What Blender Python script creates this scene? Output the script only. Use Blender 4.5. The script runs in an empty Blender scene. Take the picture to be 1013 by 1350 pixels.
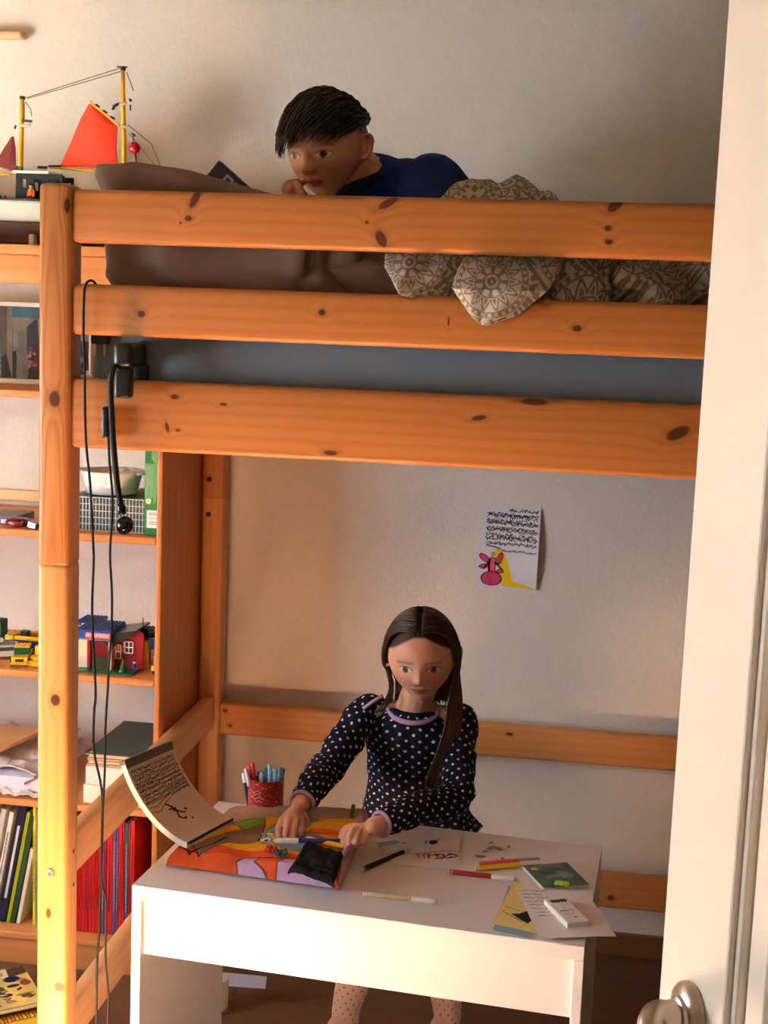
import bpy, bmesh, math, random
import numpy as np
from mathutils import Vector, Matrix
random.seed(7); rng = np.random.default_rng(7)
SC = bpy.context.scene; COL = SC.collection; PI = math.pi

# ------------------------------------------------------------------ camera
F_PX = 1735.48; CAM = Vector((.8686, -2.0619, 1.4837)); YAW, PITCH, ROLL = .1387, .1333, .0385
def cam_axes():
    cy, sy = math.cos(YAW), math.sin(YAW)
    fwd = Vector((-sy, cy, 0)); right = Vector((cy, sy, 0)); up = Vector((0, 0, 1))
    f = fwd*math.cos(PITCH) - up*math.sin(PITCH); u = up*math.cos(PITCH) + fwd*math.sin(PITCH)
    return right*math.cos(ROLL) + u*math.sin(ROLL), u*math.cos(ROLL) - right*math.sin(ROLL), f
RX, UX, FX = cam_axes()
cd = bpy.data.cameras.new('camera'); cam = bpy.data.objects.new('camera', cd); COL.objects.link(cam)
cd.sensor_fit = 'VERTICAL'; cd.sensor_height = 36; cd.sensor_width = 36*1013/1350; cd.lens = F_PX*36/1350
cd.clip_start = .02
mw = Matrix((RX, UX, -FX)).transposed().to_4x4(); mw.translation = CAM; cam.matrix_world = mw
SC.camera = cam
# the camera was surveyed from the photograph: these turn a point of it into a place at a known depth / height
def _ray(x, y): return FX + RX*((x-506.5)/F_PX) - UX*((y-675)/F_PX)
def at(x, y, Y): d = _ray(x, y); return CAM + d*((Y-CAM.y)/d.y)
def atz(x, y, Z): d = _ray(x, y); return CAM + d*((Z-CAM.z)/d.z)
def atx(x, y, X): d = _ray(x, y); return CAM + d*((X-CAM.x)/d.x)

# ------------------------------------------------------------------ world, light, exposure
SC.view_settings.view_transform = 'Standard'; SC.view_settings.look = 'None'
SC.view_settings.gamma = 1; SC.view_settings.use_curve_mapping = False
SC.view_settings.exposure = 0.03
SC.cycles.use_denoising = True; SC.cycles.max_bounces = 10; SC.cycles.diffuse_bounces = 6
SC.cycles.sample_clamp_indirect = 60
W = bpy.data.worlds.new('world'); SC.world = W; W.use_nodes = True
bg = W.node_tree.nodes['Background']; bg.inputs[0].default_value = (.55, .72, 1, 1); bg.inputs[1].default_value = .6
PANEL_Y0, PANEL_Y1, PANEL_Z0, PANEL_Z1, WALL_X = -1.15, -.20, .60, 1.38, -1.45
GAP = (-.20, .37, 1.22, 1.76)          # unseen wall opening, shaped to put the sun patch before the desk
def area(name, loc, rot, sx, sy, power, col, spread=PI):
    l = bpy.data.lights.new(name, 'AREA'); l.shape = 'RECTANGLE'; l.size = sx; l.size_y = sy
    l.energy = power; l.color = col; l.spread = spread
    o = bpy.data.objects.new(name, l); COL.objects.link(o); o.location = loc; o.rotation_euler = rot
    return o
# area light added on the solid left wall, standing in for unseen window daylight
area('daylight_panel', (WALL_X+.012, (PANEL_Y0+PANEL_Y1)/2, (PANEL_Z0+PANEL_Z1)/2), (0, -PI/2, 0), PANEL_Z1-PANEL_Z0, PANEL_Y1-PANEL_Y0, 42, (.84, .93, 1))
sl = bpy.data.lights.new('sun', 'SUN'); sl.energy = 2150; sl.angle = math.radians(.6); sl.color = (1, .97, .86)
sun = bpy.data.objects.new('sun', sl); COL.objects.link(sun)
SUN_DIR = Vector((1.0, -.36, -.95)).normalized()
sun.rotation_euler = SUN_DIR.to_track_quat('-Z', 'Y').to_euler()
sun.location = (-4, 2, 4)
# point light added behind the camera to brighten the door, no lamp modelled
hl = bpy.data.lights.new('door_fill', 'POINT'); hl.energy = 4; hl.shadow_soft_size = .12; hl.color = (1, .94, .84)
ho = bpy.data.objects.new('door_fill', hl); COL.objects.link(ho); ho.location = (.4, -2.6, 2.25)

# ------------------------------------------------------------------ helpers
def lin(c): c = c/255; return c/12.92 if c <= .04045 else ((c+.055)/1.055)**2.4
def S(r, g, b): return (lin(r), lin(g), lin(b))
def tag(o, label=None, cat=None, group=None, kind=None):
    if label: o['label'] = label
    if cat: o['category'] = cat
    if group: o['group'] = group
    if kind: o['kind'] = kind
    return o
def thing(name, label, cat, loc=(0, 0, 0), rz=0, group=None, rot=None):
    o = bpy.data.objects.new(name, None); COL.objects.link(o); o.empty_display_size = .05
    o.location = loc; o.rotation_euler = rot if rot else (0, 0, rz)
    return tag(o, label, cat, group)
def world_of(o):
    m = o.matrix_basis.copy() if o.type != 'X' else None
    return (world_of(o.parent) @ m) if o.parent else m
def link_mesh(name, me, mat, parent=None, local=True):
    o = bpy.data.objects.new(name, me); COL.objects.link(o)
    if mat is not None:
        if not me.materials: me.materials.append(mat)
    if parent:
        if not local: me.transform(world_of(parent).inverted())
        o.parent = parent
    return o
def build(name, bm, mat, parent=None, smooth=False, local=True, angle=None):
    bmesh.ops.recalc_face_normals(bm, faces=bm.faces[:])
    me = bpy.data.meshes.new(name); bm.to_mesh(me); bm.free()
    if smooth:
        me.polygons.foreach_set('use_smooth', [True]*len(me.polygons))
        if angle is not None: me.set_sharp_from_angle(angle=math.radians(angle))
    return link_mesh(name, me, mat, parent, local)
def box(bm, x0, x1, y0, y1, z0, z1, bev=0, seg=2, M=None):
    r = bmesh.ops.create_cube(bm, size=1)
    vs = r['verts']
    T = Matrix.Translation(((x0+x1)/2, (y0+y1)/2, (z0+z1)/2)) @ Matrix.Diagonal((x1-x0, y1-y0, z1-z0, 1))
    bmesh.ops.transform(bm, matrix=T, verts=vs)
    if bev > 0:
        es = list({e for v in vs for e in v.link_edges})
        rr = bmesh.ops.bevel(bm, geom=es, offset=bev, segments=seg, profile=.5, affect='EDGES')
        vs = list({v for f in rr['faces'] for v in f.verts} | {v for v in vs if v.is_valid})
    if M is not None: bmesh.ops.transform(bm, matrix=M, verts=vs)
    return vs
def B(): return bmesh.new()
def catmull(pts, n):
    P = [np.array(p, float) for p in pts]; P = [2*P[0]-P[1]] + P + [2*P[-1]-P[-2]]; out = []
    for i in range(1, len(P)-2):
        for k in range(n):
            t = k/n; a, b, c, d = P[i-1], P[i], P[i+1], P[i+2]
            out.append(.5*((2*b)+(c-a)*t+(2*a-5*b+4*c-d)*t*t+(3*b-a-3*c+d)*t**3))
    out.append(P[-2]); return out
def tube(bm, pts, r, n=8, sub=0, flat=1.0, up=None):
    """swept round (or flattened) bar; r is one radius or one per point"""
    rs = r if hasattr(r, '__len__') else [r]*len(pts)
    q = [tuple(p)+(rr,) for p, rr in zip(pts, rs)]
    if sub: q = [tuple(v) for v in catmull(q, sub)]
    P = [Vector(v[:3]) for v in q]; R = [max(v[3], 1e-5) for v in q]
    rings = []; prev = None
    for i, p in enumerate(P):
        t = (P[min(i+1, len(P)-1)] - P[max(i-1, 0)])
        if t.length < 1e-9: t = Vector((0, 0, 1))
        t.normalize()
        if prev is None:
            a = Vector(up) if up is not None else (Vector((0, 0, 1)) if abs(t.z) < .9 else Vector((1, 0, 0)))
        else: a = prev
        a = a - t*a.dot(t)
        if a.length < 1e-6: a = t.orthogonal()
        a.normalize(); prev = a; b = t.cross(a)
        rings.append([bm.verts.new(p + a*(math.cos(2*PI*k/n)*R[i]*flat) + b*(math.sin(2*PI*k/n)*R[i])) for k in range(n)])
    for A, C in zip(rings, rings[1:]):
        for k in range(n): bm.faces.new((A[k], A[(k+1) % n], C[(k+1) % n], C[k]))
    bm.faces.new(rings[0][::-1]); bm.faces.new(rings[-1])
def capsule(bm, pts, rs, n=12, sub=4):
    """closed round-ended limb"""
    q = [tuple(v) for v in catmull([tuple(p)+(r,) for p, r in zip(pts, rs)], sub)]
    P = [Vector(v[:3]) for v in q]; R = [v[3] for v in q]
    d0 = (P[0]-P[1]).normalized(); d1 = (P[-1]-P[-2]).normalized()
    pre = [(P[0]+d0*R[0]*math.sin(a), R[0]*math.cos(a)) for a in (1.5, 1.2, .8, .4)]
    post = [(P[-1]+d1*R[-1]*math.sin(a), R[-1]*math.cos(a)) for a in (.4, .8, 1.2, 1.5)]
    allp = pre + list(zip(P, R)) + post
    tube(bm, [a for a, _ in allp], [b for _, b in allp], n)
def lathe(bm, prof, n=24, M=None):
    rings = []
    for r, z in prof: rings.append([bm.verts.new((r*math.cos(2*PI*k/n), r*math.sin(2*PI*k/n), z)) for k in range(n)])
    for A, C in zip(rings, rings[1:]):
        for k in range(n): bm.faces.new((A[k], A[(k+1) % n], C[(k+1) % n], C[k]))
    bm.faces.new(rings[0][::-1]); bm.faces.new(rings[-1])
    if M is not None: bmesh.ops.transform(bm, matrix=M, verts=[v for r in rings for v in r])
def ball(bm, c, r, su=16, sv=10, sc=(1, 1, 1), M=None):
    x = bmesh.ops.create_uvsphere(bm, u_segments=su, v_segments=sv, radius=r)
    T = Matrix.Translation(c) @ (M if M is not None else Matrix.Identity(4)) @ Matrix.Diagonal((*sc, 1))
    bmesh.ops.transform(bm, matrix=T, verts=x['verts'])
def prism(bm, poly, z0, z1, M=None):
    """poly [(x,y)] extruded z0..z1"""
    a = [bm.verts.new((x, y, z0)) for x, y in poly]; b = [bm.verts.new((x, y, z1)) for x, y in poly]
    n = len(poly); bm.faces.new(a[::-1]); bm.faces.new(b)
    for k in range(n): bm.faces.new((a[k], a[(k+1) % n], b[(k+1) % n], b[k]))
    if M is not None: bmesh.ops.transform(bm, matrix=M, verts=a+b)
def frame_from(o, ux, uy):
    """4x4 with origin o, x along ux, z = normal"""
    x = Vector(ux).normalized(); z = x.cross(Vector(uy)).normalized(); y = z.cross(x)
    m = Matrix((x, y, z)).transposed().to_4x4(); m.translation = Vector(o); return m

# ------------------------------------------------------------------ shader helpers
class Q:
    """a socket with arithmetic"""
    def __init__(s, nt, k): s.nt = nt; s.k = k
    def op(s, o, *b, clamp=False):
        n = s.nt.nodes.new('ShaderNodeMath'); n.operation = o; n.use_clamp = clamp
        for i, v in enumerate((s,)+b):
            if isinstance(v, Q): s.nt.links.new(v.k, n.inputs[i])
            else: n.inputs[i].default_value = v
        return Q(s.nt, n.outputs[0])
    def __add__(s, b): return s.op('ADD', b)
    def __radd__(s, b): return s.op('ADD', b)
    def __sub__(s, b): return s.op('SUBTRACT', b)
    def __mul__(s, b): return s.op('MULTIPLY', b)
    def __rmul__(s, b): return s.op('MULTIPLY', b)
    def __truediv__(s, b): return s.op('DIVIDE', b)
    def sin(s): return s.op('SINE')
    def abs(s): return s.op('ABSOLUTE')
    def sqrt(s): return s.op('SQRT')
    def exp(s): return s.op('EXPONENT')
    def step(s, a, b):
        """smooth 0..1 as s runs a -> b"""
        n = s.nt.nodes.new('ShaderNodeMapRange'); n.interpolation_type = 'SMOOTHSTEP'
        s.nt.links.new(s.k, n.inputs[0]); n.inputs[1].default_value = a; n.inputs[2].default_value = b
        if a > b:
            n.inputs[1].default_value = b; n.inputs[2].default_value = a; n.inputs[3].default_value = 1; n.inputs[4].default_value = 0
        return Q(s.nt, n.outputs[0])
class MT:
    def __init__(s, name, rough=.6, spec=.3, metal=0):
        s.m = bpy.data.materials.new(name); s.m.use_nodes = True; s.nt = s.m.node_tree
        s.b = s.nt.nodes['Principled BSDF']; s.b.inputs['Roughness'].default_value = rough
        s.b.inputs['Specular IOR Level'].default_value = spec; s.b.inputs['Metallic'].default_value = metal
    def new(s, t): return s.nt.nodes.new(t)
    def coord(s, kind='Object'):
        n = s.new('ShaderNodeTexCoord'); x = s.new('ShaderNodeSeparateXYZ'); s.nt.links.new(n.outputs[kind], x.inputs[0])
        return [Q(s.nt, x.outputs[i]) for i in range(3)]
    def noise(s, x, y, z, scale=1, detail=3, rough=.5):
        c = s.new('ShaderNodeCombineXYZ')
        for i, v in enumerate((x, y, z)):
            if isinstance(v, Q): s.nt.links.new(v.k, c.inputs[i])
            else: c.inputs[i].default_value = v
        n = s.new('ShaderNodeTexNoise'); n.inputs['Scale'].default_value = scale; n.inputs['Detail'].default_value = detail
        n.inputs['Roughness'].default_value = rough
        s.nt.links.new(c.outputs[0], n.inputs['Vector']); return Q(s.nt, n.outputs['Fac'])
    def mix(s, f, a, b):
        n = s.new('ShaderNodeMix'); n.data_type = 'RGBA'
        if isinstance(f, Q): s.nt.links.new(f.k, n.inputs[0])
        else: n.inputs[0].default_value = f
        for i, v in ((6, a), (7, b)):
            if isinstance(v, tuple): n.inputs[i].default_value = (*v[:3], 1)
            else: s.nt.links.new(v, n.inputs[i])
        return n.outputs[2]
    def color(s, c):
        if isinstance(c, tuple): s.b.inputs['Base Color'].default_value = (*c, 1)
        else: s.nt.links.new(c, s.b.inputs['Base Color'])
    def bump(s, h, strength=.2, dist=.002):
        n = s.new('ShaderNodeBump'); n.inputs['Strength'].default_value = strength; n.inputs['Distance'].default_value = dist
        s.nt.links.new(h.k, n.inputs['Height']); s.nt.links.new(n.outputs[0], s.b.inputs['Normal'])
    def attr(s, name='Col'):
        n = s.new('ShaderNodeVertexColor'); n.layer_name = name; return n.outputs[0]
def mandala_mat(name, c0, c1, P=.125):
    """printed medallions in staggered rows"""
    t = MT(name, .85, .1); x, y, z = t.coord(); wx = t.noise(x*6, y*6, z*6, 1, 1)-.5
    a = (x + y*.35 + wx*.05)/P; b = (z + y*.6 + wx*.04)/P; row = b.op('FLOOR')
    a = (a + row*.5).op('FRACT')-.5; b = b.op('FRACT')-.5
    r = (a*a+b*b).sqrt()*2.0; th = b.op('ARCTAN2', a)
    def band(r0, r1): return r.step(r0-.015, r0+.015)*r.step(r1+.015, r1-.015)
    d = band(.06, .13)
    for q in (band(.22, .27), band(.46, .50), band(.88, .93), band(.27, .46)*(th*8.).op('COSINE').step(.1, .4), band(.93, 1.05)*(th*30.).op('COSINE').step(-.2, .2)): d = d.op('MAXIMUM', q)
    tri = ((th*(14/(2*PI))).op('FRACT')-.5).abs()*2.0; e = (r-.52)/.36
    d = d.op('MAXIMUM', band(.52, .88)*(e-tri).abs().step(.24, .14)); d = d.op('MAXIMUM', band(.52, .88)*(e-tri).step(-.42, -.5))
    sw = ((x*190.+(z*70.).sin()*3.0).sin()*(z*170.+(x*60.).sin()*3.0).sin()).step(.05, .2); d = d.op('MAXIMUM', r.step(1.06, 1.10)*sw)
    t.color(t.mix(d*.8, c0, c1)); t.bump(t.noise(x*260, y*260, z*260, 1, 2), .12, .001); return t.m
_pc = {}
def plain(name, rgb, rough=.55, spec=.3, metal=0, var=.06, scale=40, bump=0):
    """single colour with a faint procedural mottling"""
    key = (name, rgb, rough, metal)
    if key in _pc: return _pc[key]
    t = MT(name, rough, spec, metal); x, y, z = t.coord()
    n = t.noise(x, y, z, scale, 3)
    c = tuple(rgb); t.color(t.mix(n, tuple(v*(1-var) for v in c), tuple(min(1, v*(1+var)) for v in c)))
    if bump: t.bump(n, bump, .002)
    _pc[key] = t.m; return t.m
def vcol(name, rough=.75, spec=.2, bump=0, scale=300):
    key = ('v', name)
    if key in _pc: return _pc[key]
    t = MT(name, rough, spec); t.color(t.attr())
    if bump:
        x, y, z = t.coord(); t.bump(t.noise(x, y, z, scale, 2), bump, .002)
    _pc[key] = t.m; return t.m
def pine(name, axis, c_lo, c_hi, knots=(), cross=None, freq=260, streak=.55, seed=0., rough=.42, cath=0., vc=0.):
    """lacquered pine; axis = grain direction; knots = (u, v, ru, rv, rot)"""
    t = MT(name, rough, .4); X = t.coord(); u = X[axis]
    o = [i for i in range(3) if i != axis]
    v = X[cross] if cross is not None else X[o[0]] + X[o[1]]*.83
    w = X[o[0]]*.31 + X[o[1]]*.9
    low = t.noise(u*1.5+seed, v*9, w*9, 1, 2)
    r = v*freq + low*5.0 + (u*cath if cath else 0.0) if not cath else (((v-vc)*(v-vc))*(freq*55.0) + u*cath + low*7.0)
    kd = None; halo = None
    for (ku, kv, ru, rv, rot) in knots:
        cu, sn = math.cos(rot), math.sin(rot)
        du = u-ku; dv = v-kv
        a = (du*cu + dv*sn)/ru; b = (dv*cu - du*sn)/rv
        d2 = a*a + b*b
        e = (d2*(-.16)).exp(); r = r + e*6.0
        m = d2.step(1.35, .55); h = d2.step(5.0, .9)
        kd = m if kd is None else kd.op('MAXIMUM', m); halo = h if halo is None else halo.op('MAXIMUM', h)
    rings = (r.sin()*.5+.5); rings = rings*rings
    fine = t.noise(u*6+seed, v*500, w*500, 1, 2)
    fac = (rings*.45 + fine*.55)*streak*.8 + low*.30
    col = t.mix(fac.op('MULTIPLY', 1.0, clamp=True), c_hi, c_lo)
    if kd is not None:
        col = t.mix(halo*.30, col, tuple(x*.62 for x in c_lo)); col = t.mix(kd*.92, col, S(72, 30, 14))
    t.color(col); t.bump(fine, .05, .001); return t.m

# ------------------------------------------------------------------ painted sheets (colour per vertex, drawn by code)
class Canvas:
    def __init__(s, w, h, res=.0012, base=(1, 1, 1)):
        s.w, s.h = w, h; s.nx = max(2, int(round(w/res))+1); s.ny = max(2, int(round(h/res))+1)
        s.X, s.Y = np.meshgrid(np.linspace(0, w, s.nx), np.linspace(0, h, s.ny)); s.C = np.empty((s.ny, s.nx, 3)); s.C[:] = base
    def put(s, m, col, a=1.0):
        m = (np.clip(m, 0, 1)*a)[..., None]; s.C = s.C*(1-m) + np.array(col)*m
    def soft(s, d, aa=.0009): return np.clip(.5 - d/aa, 0, 1)          # d<0 inside
    def ell(s, cx, cy, rx, ry, col, rot=0, a=1, out=None, ow=.0012):
        c, n = math.cos(rot), math.sin(rot); dx, dy = s.X-cx, s.Y-cy
        q = np.sqrt(((dx*c+dy*n)/rx)**2 + ((dy*c-dx*n)/ry)**2); d = (q-1)*min(rx, ry)
        s.put(s.soft(d), col, a)
        if out: s.put(s.soft(np.abs(d)-ow), out)
    def poly(s, pts, col, a=1, out=None, ow=.0012):
        n = len(pts); ins = np.zeros(s.X.shape, bool); dm = np.full(s.X.shape, 9.)
        for i in range(n):
            (x1, y1), (x2, y2) = pts[i], pts[(i+1) % n]
            cnd = ((y1 > s.Y) != (y2 > s.Y)); den = (y2-y1) if abs(y2-y1) > 1e-12 else 1e-12
            ins ^= cnd & (s.X < (x2-x1)*(s.Y-y1)/den + x1)
            dm = np.minimum(dm, s.seg(x1, y1, x2, y2))
        d = np.where(ins, -dm, dm); s.put(s.soft(d), col, a)
        if out: s.put(s.soft(np.abs(d)-ow), out)
    def seg(s, x1, y1, x2, y2):
        dx, dy = x2-x1, y2-y1; L = dx*dx+dy*dy+1e-12
        t = np.clip(((s.X-x1)*dx+(s.Y-y1)*dy)/L, 0, 1); return np.hypot(s.X-x1-t*dx, s.Y-y1-t*dy)
    def line(s, pts, w, col, a=1):
        xs = [p[0] for p in pts]; ys = [p[1] for p in pts]; mg = w*2+.003
        i0 = np.searchsorted(s.X[0], min(xs)-mg); i1 = np.searchsorted(s.X[0], max(xs)+mg)
        j0 = np.searchsorted(s.Y[:, 0], min(ys)-mg); j1 = np.searchsorted(s.Y[:, 0], max(ys)+mg)
        if i1 <= i0 or j1 <= j0: return
        sub = Canvas.__new__(Canvas); sub.X = s.X[j0:j1, i0:i1]; sub.Y = s.Y[j0:j1, i0:i1]
        dm = np.full(sub.X.shape, 9.)
        for (x1, y1), (x2, y2) in zip(pts, pts[1:]): dm = np.minimum(dm, sub.seg(x1, y1, x2, y2))
        m = (np.clip(.5-(dm-w/2)/.0009, 0, 1)*a)[..., None]
        s.C[j0:j1, i0:i1] = s.C[j0:j1, i0:i1]*(1-m) + np.array(col)*m
    def scribble(s, x0, x1, y, h, w, col, step=.004, rnd=random, a=1):
        x = x0; p = []
        while x < x1:
            p.append((x + rnd.uniform(-.3, .3)*step, y + rnd.uniform(-.5, .5)*h)); x += step*rnd.uniform(.25, .7)
        if len(p) > 1: s.line(p, w, col, a)
def sheet(name, cv, fmap, thick, mat, parent=None, back=None, local=True, smooth=True):
    """solid sheet whose top carries the canvas; fmap(U,V) -> (x,y,z) arrays"""
    ny, nx = cv.ny, cv.nx
    P = np.stack(fmap(cv.X, cv.Y), -1)
    du = np.gradient(P, axis=1); dv = np.gradient(P, axis=0); N = np.cross(du, dv)
    N /= np.linalg.norm(N, axis=-1, keepdims=True)+1e-12
    Bm = P - N*thick
    V = np.concatenate([P.reshape(-1, 3), Bm.reshape(-1, 3)]); n = nx*ny
    idx = np.arange(n).reshape(ny, nx)
    a, b, c, d = idx[:-1, :-1].ravel(), idx[:-1, 1:].ravel(), idx[1:, 1:].ravel(), idx[1:, :-1].ravel()
    top = np.stack([a, b, c, d], 1); bot = np.stack([d, c, b, a], 1)+n
    e = np.concatenate([idx[0, :], idx[1:, -1], idx[-1, -2::-1], idx[-2:0:-1, 0]]); e2 = np.roll(e, -1)
    side = np.stack([e, e+n, e2+n, e2], 1)
    Fs = np.concatenate([top, bot, side])
    me = bpy.data.meshes.new(name); me.from_pydata(V.tolist(), [], Fs.tolist())
    col = np.ones((2*n, 4)); col[:n, :3] = cv.C.reshape(-1, 3)
    col[n:, :3] = cv.C.reshape(-1, 3) if back is None else np.array(back)
    ca = me.color_attributes.new('Col', 'FLOAT_COLOR', 'POINT'); ca.data.foreach_set('color', col.ravel())
    if smooth:
        me.polygons.foreach_set('use_smooth', [True]*len(me.polygons)); me.set_sharp_from_angle(angle=math.radians(50))
    return link_mesh(name, me, mat, parent, local)
def flat_map(M):
    R = np.array(M.to_3x3()); o = np.array(M.translation)
    def f(U, V): return tuple(o[i] + R[i, 0]*U + R[i, 1]*V for i in range(3))
    return f
def grid_mesh(name, P, mat, parent=None, closed_u=False, cols=None, uv=None, cap=False, local=True):
    """smooth grid surface P[ny,nx,3]"""
    ny, nx = P.shape[:2]; idx = np.arange(nx*ny).reshape(ny, nx)
    if closed_u: idx = np.concatenate([idx, idx[:, :1]], 1)
    a, b, c, d = idx[:-1, :-1].ravel(), idx[:-1, 1:].ravel(), idx[1:, 1:].ravel(), idx[1:, :-1].ravel()
    fs = np.stack([a, b, c, d], 1).tolist()
    if cap: fs += [idx[0, :nx][::-1].tolist(), idx[-1, :nx].tolist()]
    me = bpy.data.meshes.new(name); me.from_pydata(P.reshape(-1, 3).tolist(), [], fs)
    if cols is not None:
        k = np.ones((nx*ny, 4)); k[:, :3] = cols.reshape(-1, 3)
        me.color_attributes.new('Col', 'FLOAT_COLOR', 'POINT').data.foreach_set('color', k.ravel())
    if uv is not None:
        l = me.attributes.new('dots', 'FLOAT_VECTOR', 'POINT'); k = np.zeros((nx*ny, 3)); k[:, :2] = uv.reshape(-1, 2)
        l.data.foreach_set('vector', k.ravel())
    me.polygons.foreach_set('use_smooth', [True]*len(me.polygons))
    return link_mesh(name, me, mat, parent, local)
def fbm(x, y, seed=0, oct=4, f=1.0):
    r = np.random.default_rng(seed); out = np.zeros_like(x)
    for o in range(oct):
        for k in range(4):
            a = r.uniform(0, 2*PI); ph = r.uniform(0, 2*PI); q = f*2**o*r.uniform(.7, 1.3)
            out += np.sin((x*math.cos(a)+y*math.sin(a))*q*2*PI+ph)/(2**o)/2.5
    return out
# ------------------------------------------------------------------ the room
FLOOR = MT('oak_laminate_floor', .38, .4); X = FLOOR.coord()
pl = (X[1]*7.6).op('FLOOR'); off = pl*.37
seam = ((X[1]*7.6).op('FRACT')-.5).abs().step(.485, .5)
sx_ = ((X[0]*.8+off).op('FRACT')-.5).abs().step(.496, .5)
tone = FLOOR.noise(pl*3.1, (X[0]*.8+off).op('FLOOR')*5.7, 0., 1, 0)
gr = FLOOR.noise(X[0]*4+pl*3.7, X[1]*90, 0., 1, 4)
fc = FLOOR.mix(gr*.6+tone*.4, S(122, 90, 64), S(84, 56, 38))
FLOOR.color(FLOOR.mix(seam.op('MAXIMUM', sx_)*.7, fc, S(60, 38, 22))); FLOOR.bump(gr, .04, .001)
WALL = MT('woodchip_wall_paint', .9, .1); X = WALL.coord()
n1 = WALL.noise(X[0]*120, X[1]*120, X[2]*90, 1, 2); WALL.color(WALL.mix(n1, S(222, 215, 206), S(232, 226, 218))); WALL.bump(n1, .35, .003)
CEIL = plain('ceiling_paint', S(140, 128, 112), .9, .1); WALL2 = plain('greige_wall_paint', S(150, 138, 122), .9, .1)
WHITE_TRIM = plain('white_trim_paint', S(236, 233, 226), .4, .4, var=.02)
YB, YF, XR, ZC = 1.063, -1.95, 2.15, 2.55
HY = -3.3
def struct(name, bm, mat, parent=None):
    o = build(name, bm, mat, parent); o['kind'] = 'structure'; return o
bm = B(); box(bm, WALL_X-.2, XR+.2, HY-.2, YB+.2, -.12, 0); struct('floor', bm, FLOOR.m)
bm = B(); box(bm, WALL_X-.2, XR+.2, HY-.2, YB+.2, ZC, ZC+.12); struct('ceiling', bm, CEIL)
bm = B(); box(bm, WALL_X-.2, XR+.2, YB, YB+.15, 0, ZC); struct('wall_back', bm, WALL.m)
bm = B(); box(bm, XR, XR+.15, HY, YB, 0, ZC); struct('wall_right', bm, plain('taupe_wall_paint', S(84, 74, 64), .9, .1))
bm = B()                                                              # left wall, solid but for the opening added for the sun
g0, g1, g2, g3 = GAP
box(bm, WALL_X-.15, WALL_X, HY, g0, 0, ZC); box(bm, WALL_X-.15, WALL_X, g1, YB, 0, ZC)
box(bm, WALL_X-.15, WALL_X, g0, g1, 0, g2); box(bm, WALL_X-.15, WALL_X, g0, g1, g3, ZC)
struct('wall_left', bm, WALL.m)
bm = B()                                                              # casing added round the area light, no opening behind it
for a in ((PANEL_Y0-.06, PANEL_Y0, PANEL_Z0-.06, PANEL_Z1+.12), (PANEL_Y1, PANEL_Y1+.06, PANEL_Z0-.06, PANEL_Z1+.12), (PANEL_Y0, PANEL_Y1, PANEL_Z0-.06, PANEL_Z0), (PANEL_Y0, PANEL_Y1, PANEL_Z1+.06, PANEL_Z1+.12)):
    box(bm, WALL_X+.0005, WALL_X+.011, a[0], a[1], a[2], a[3], .003)
struct('panel_casing', bm, WHITE_TRIM)
DOOR_X0, DOOR_X1, DOOR_H = .42, 1.31, 2.06                            # doorway the camera looks through
bm = B()
box(bm, WALL_X, DOOR_X0, YF-.12, YF, 0, ZC); box(bm, DOOR_X1, XR, YF-.12, YF, 0, ZC); box(bm, DOOR_X0, DOOR_X1, YF-.12, YF, DOOR_H, ZC)
struct('wall_front', bm, WALL2)
bm = B(); box(bm, WALL_X-.2, XR+.2, HY-.15, HY, 0, ZC); struct('wall_hall', bm, WALL.m)
bm = B(); box(bm, WALL_X, -.002, YB-.012, YB, 0, .055); box(bm, .07, XR, YB-.012, YB, 0, .055)
struct('baseboard_back', bm, plain('oak_skirting', S(120, 80, 48), .5))
bm = B()
for a in ((DOOR_X0, DOOR_X0+.03), (DOOR_X1-.03, DOOR_X1)): box(bm, a[0], a[1], YF-.13, YF+.005, 0, DOOR_H, .003)
box(bm, DOOR_X0, DOOR_X1, YF-.13, YF+.005, DOOR_H-.03, DOOR_H, .003); struct('trim_1', bm, WHITE_TRIM)

# ------------------------------------------------------------------ door leaf: panelled, standing open into the room
free = Vector((.949, -1.2, 0))
DW = .80
ang = math.radians(-68)
door = thing('door_leaf', 'white panelled room door standing open at the right edge', 'door', free, ang)
door['kind'] = 'structure'; door.name = 'door_1'
DPAINT = plain('cream_door_lacquer', S(226, 219, 206), .35, .4, var=.015)
bm = B()
# local x from free edge to hinge, local -y faces the camera side
box(bm, 0, .0865, 0, .04, .008, 2.03, .002); box(bm, DW-.0865, DW, 0, .04, .008, 2.03, .002)
for z0, z1 in ((.008, .2), (.93, 1.03), (1.92, 2.03)):
    if z0 != .93: box(bm, .086, DW-.086, 0, .04, z0, z1, .001)
build('door_stiles', bm, DPAINT, door)
bm = B()
x0, x1, z0, z1 = .0865, DW-.0865, .2, 1.92
for k, (ins, dep, wd) in enumerate(((0, .004, .006), (.008, .009, .007), (.017, .004, .02))):   # stepped moulding round the panel
    for a in ((x0+ins, x0+ins+wd, z0+ins, z1-ins), (x1-ins-wd, x1-ins, z0+ins, z1-ins)): box(bm, a[0], a[1], dep, .036, a[2], a[3], .0015)
    for a in ((z0+ins, z0+ins+wd), (z1-ins-wd, z1-ins)): box(bm, x0+ins, x1-ins, dep, .036, a[0], a[1], .0015)
build('panel_moulding', bm, DPAINT, door)
bm = B(); box(bm, x0, x1, .013, .03, z0, z1); box(bm, x0+.055, x1-.055, .007, .03, z0+.055, z1-.055, .005); build('door_panel', bm, DPAINT, door)
STEEL = plain('brushed_steel', S(176, 164, 150), .28, .5, 1, var=.08, scale=200)
hz = 1.0605; hx = .047
bm = B(); M = Matrix.Translation((hx, 0, hz)) @ Matrix.Rotation(PI/2, 4, 'X')
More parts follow.
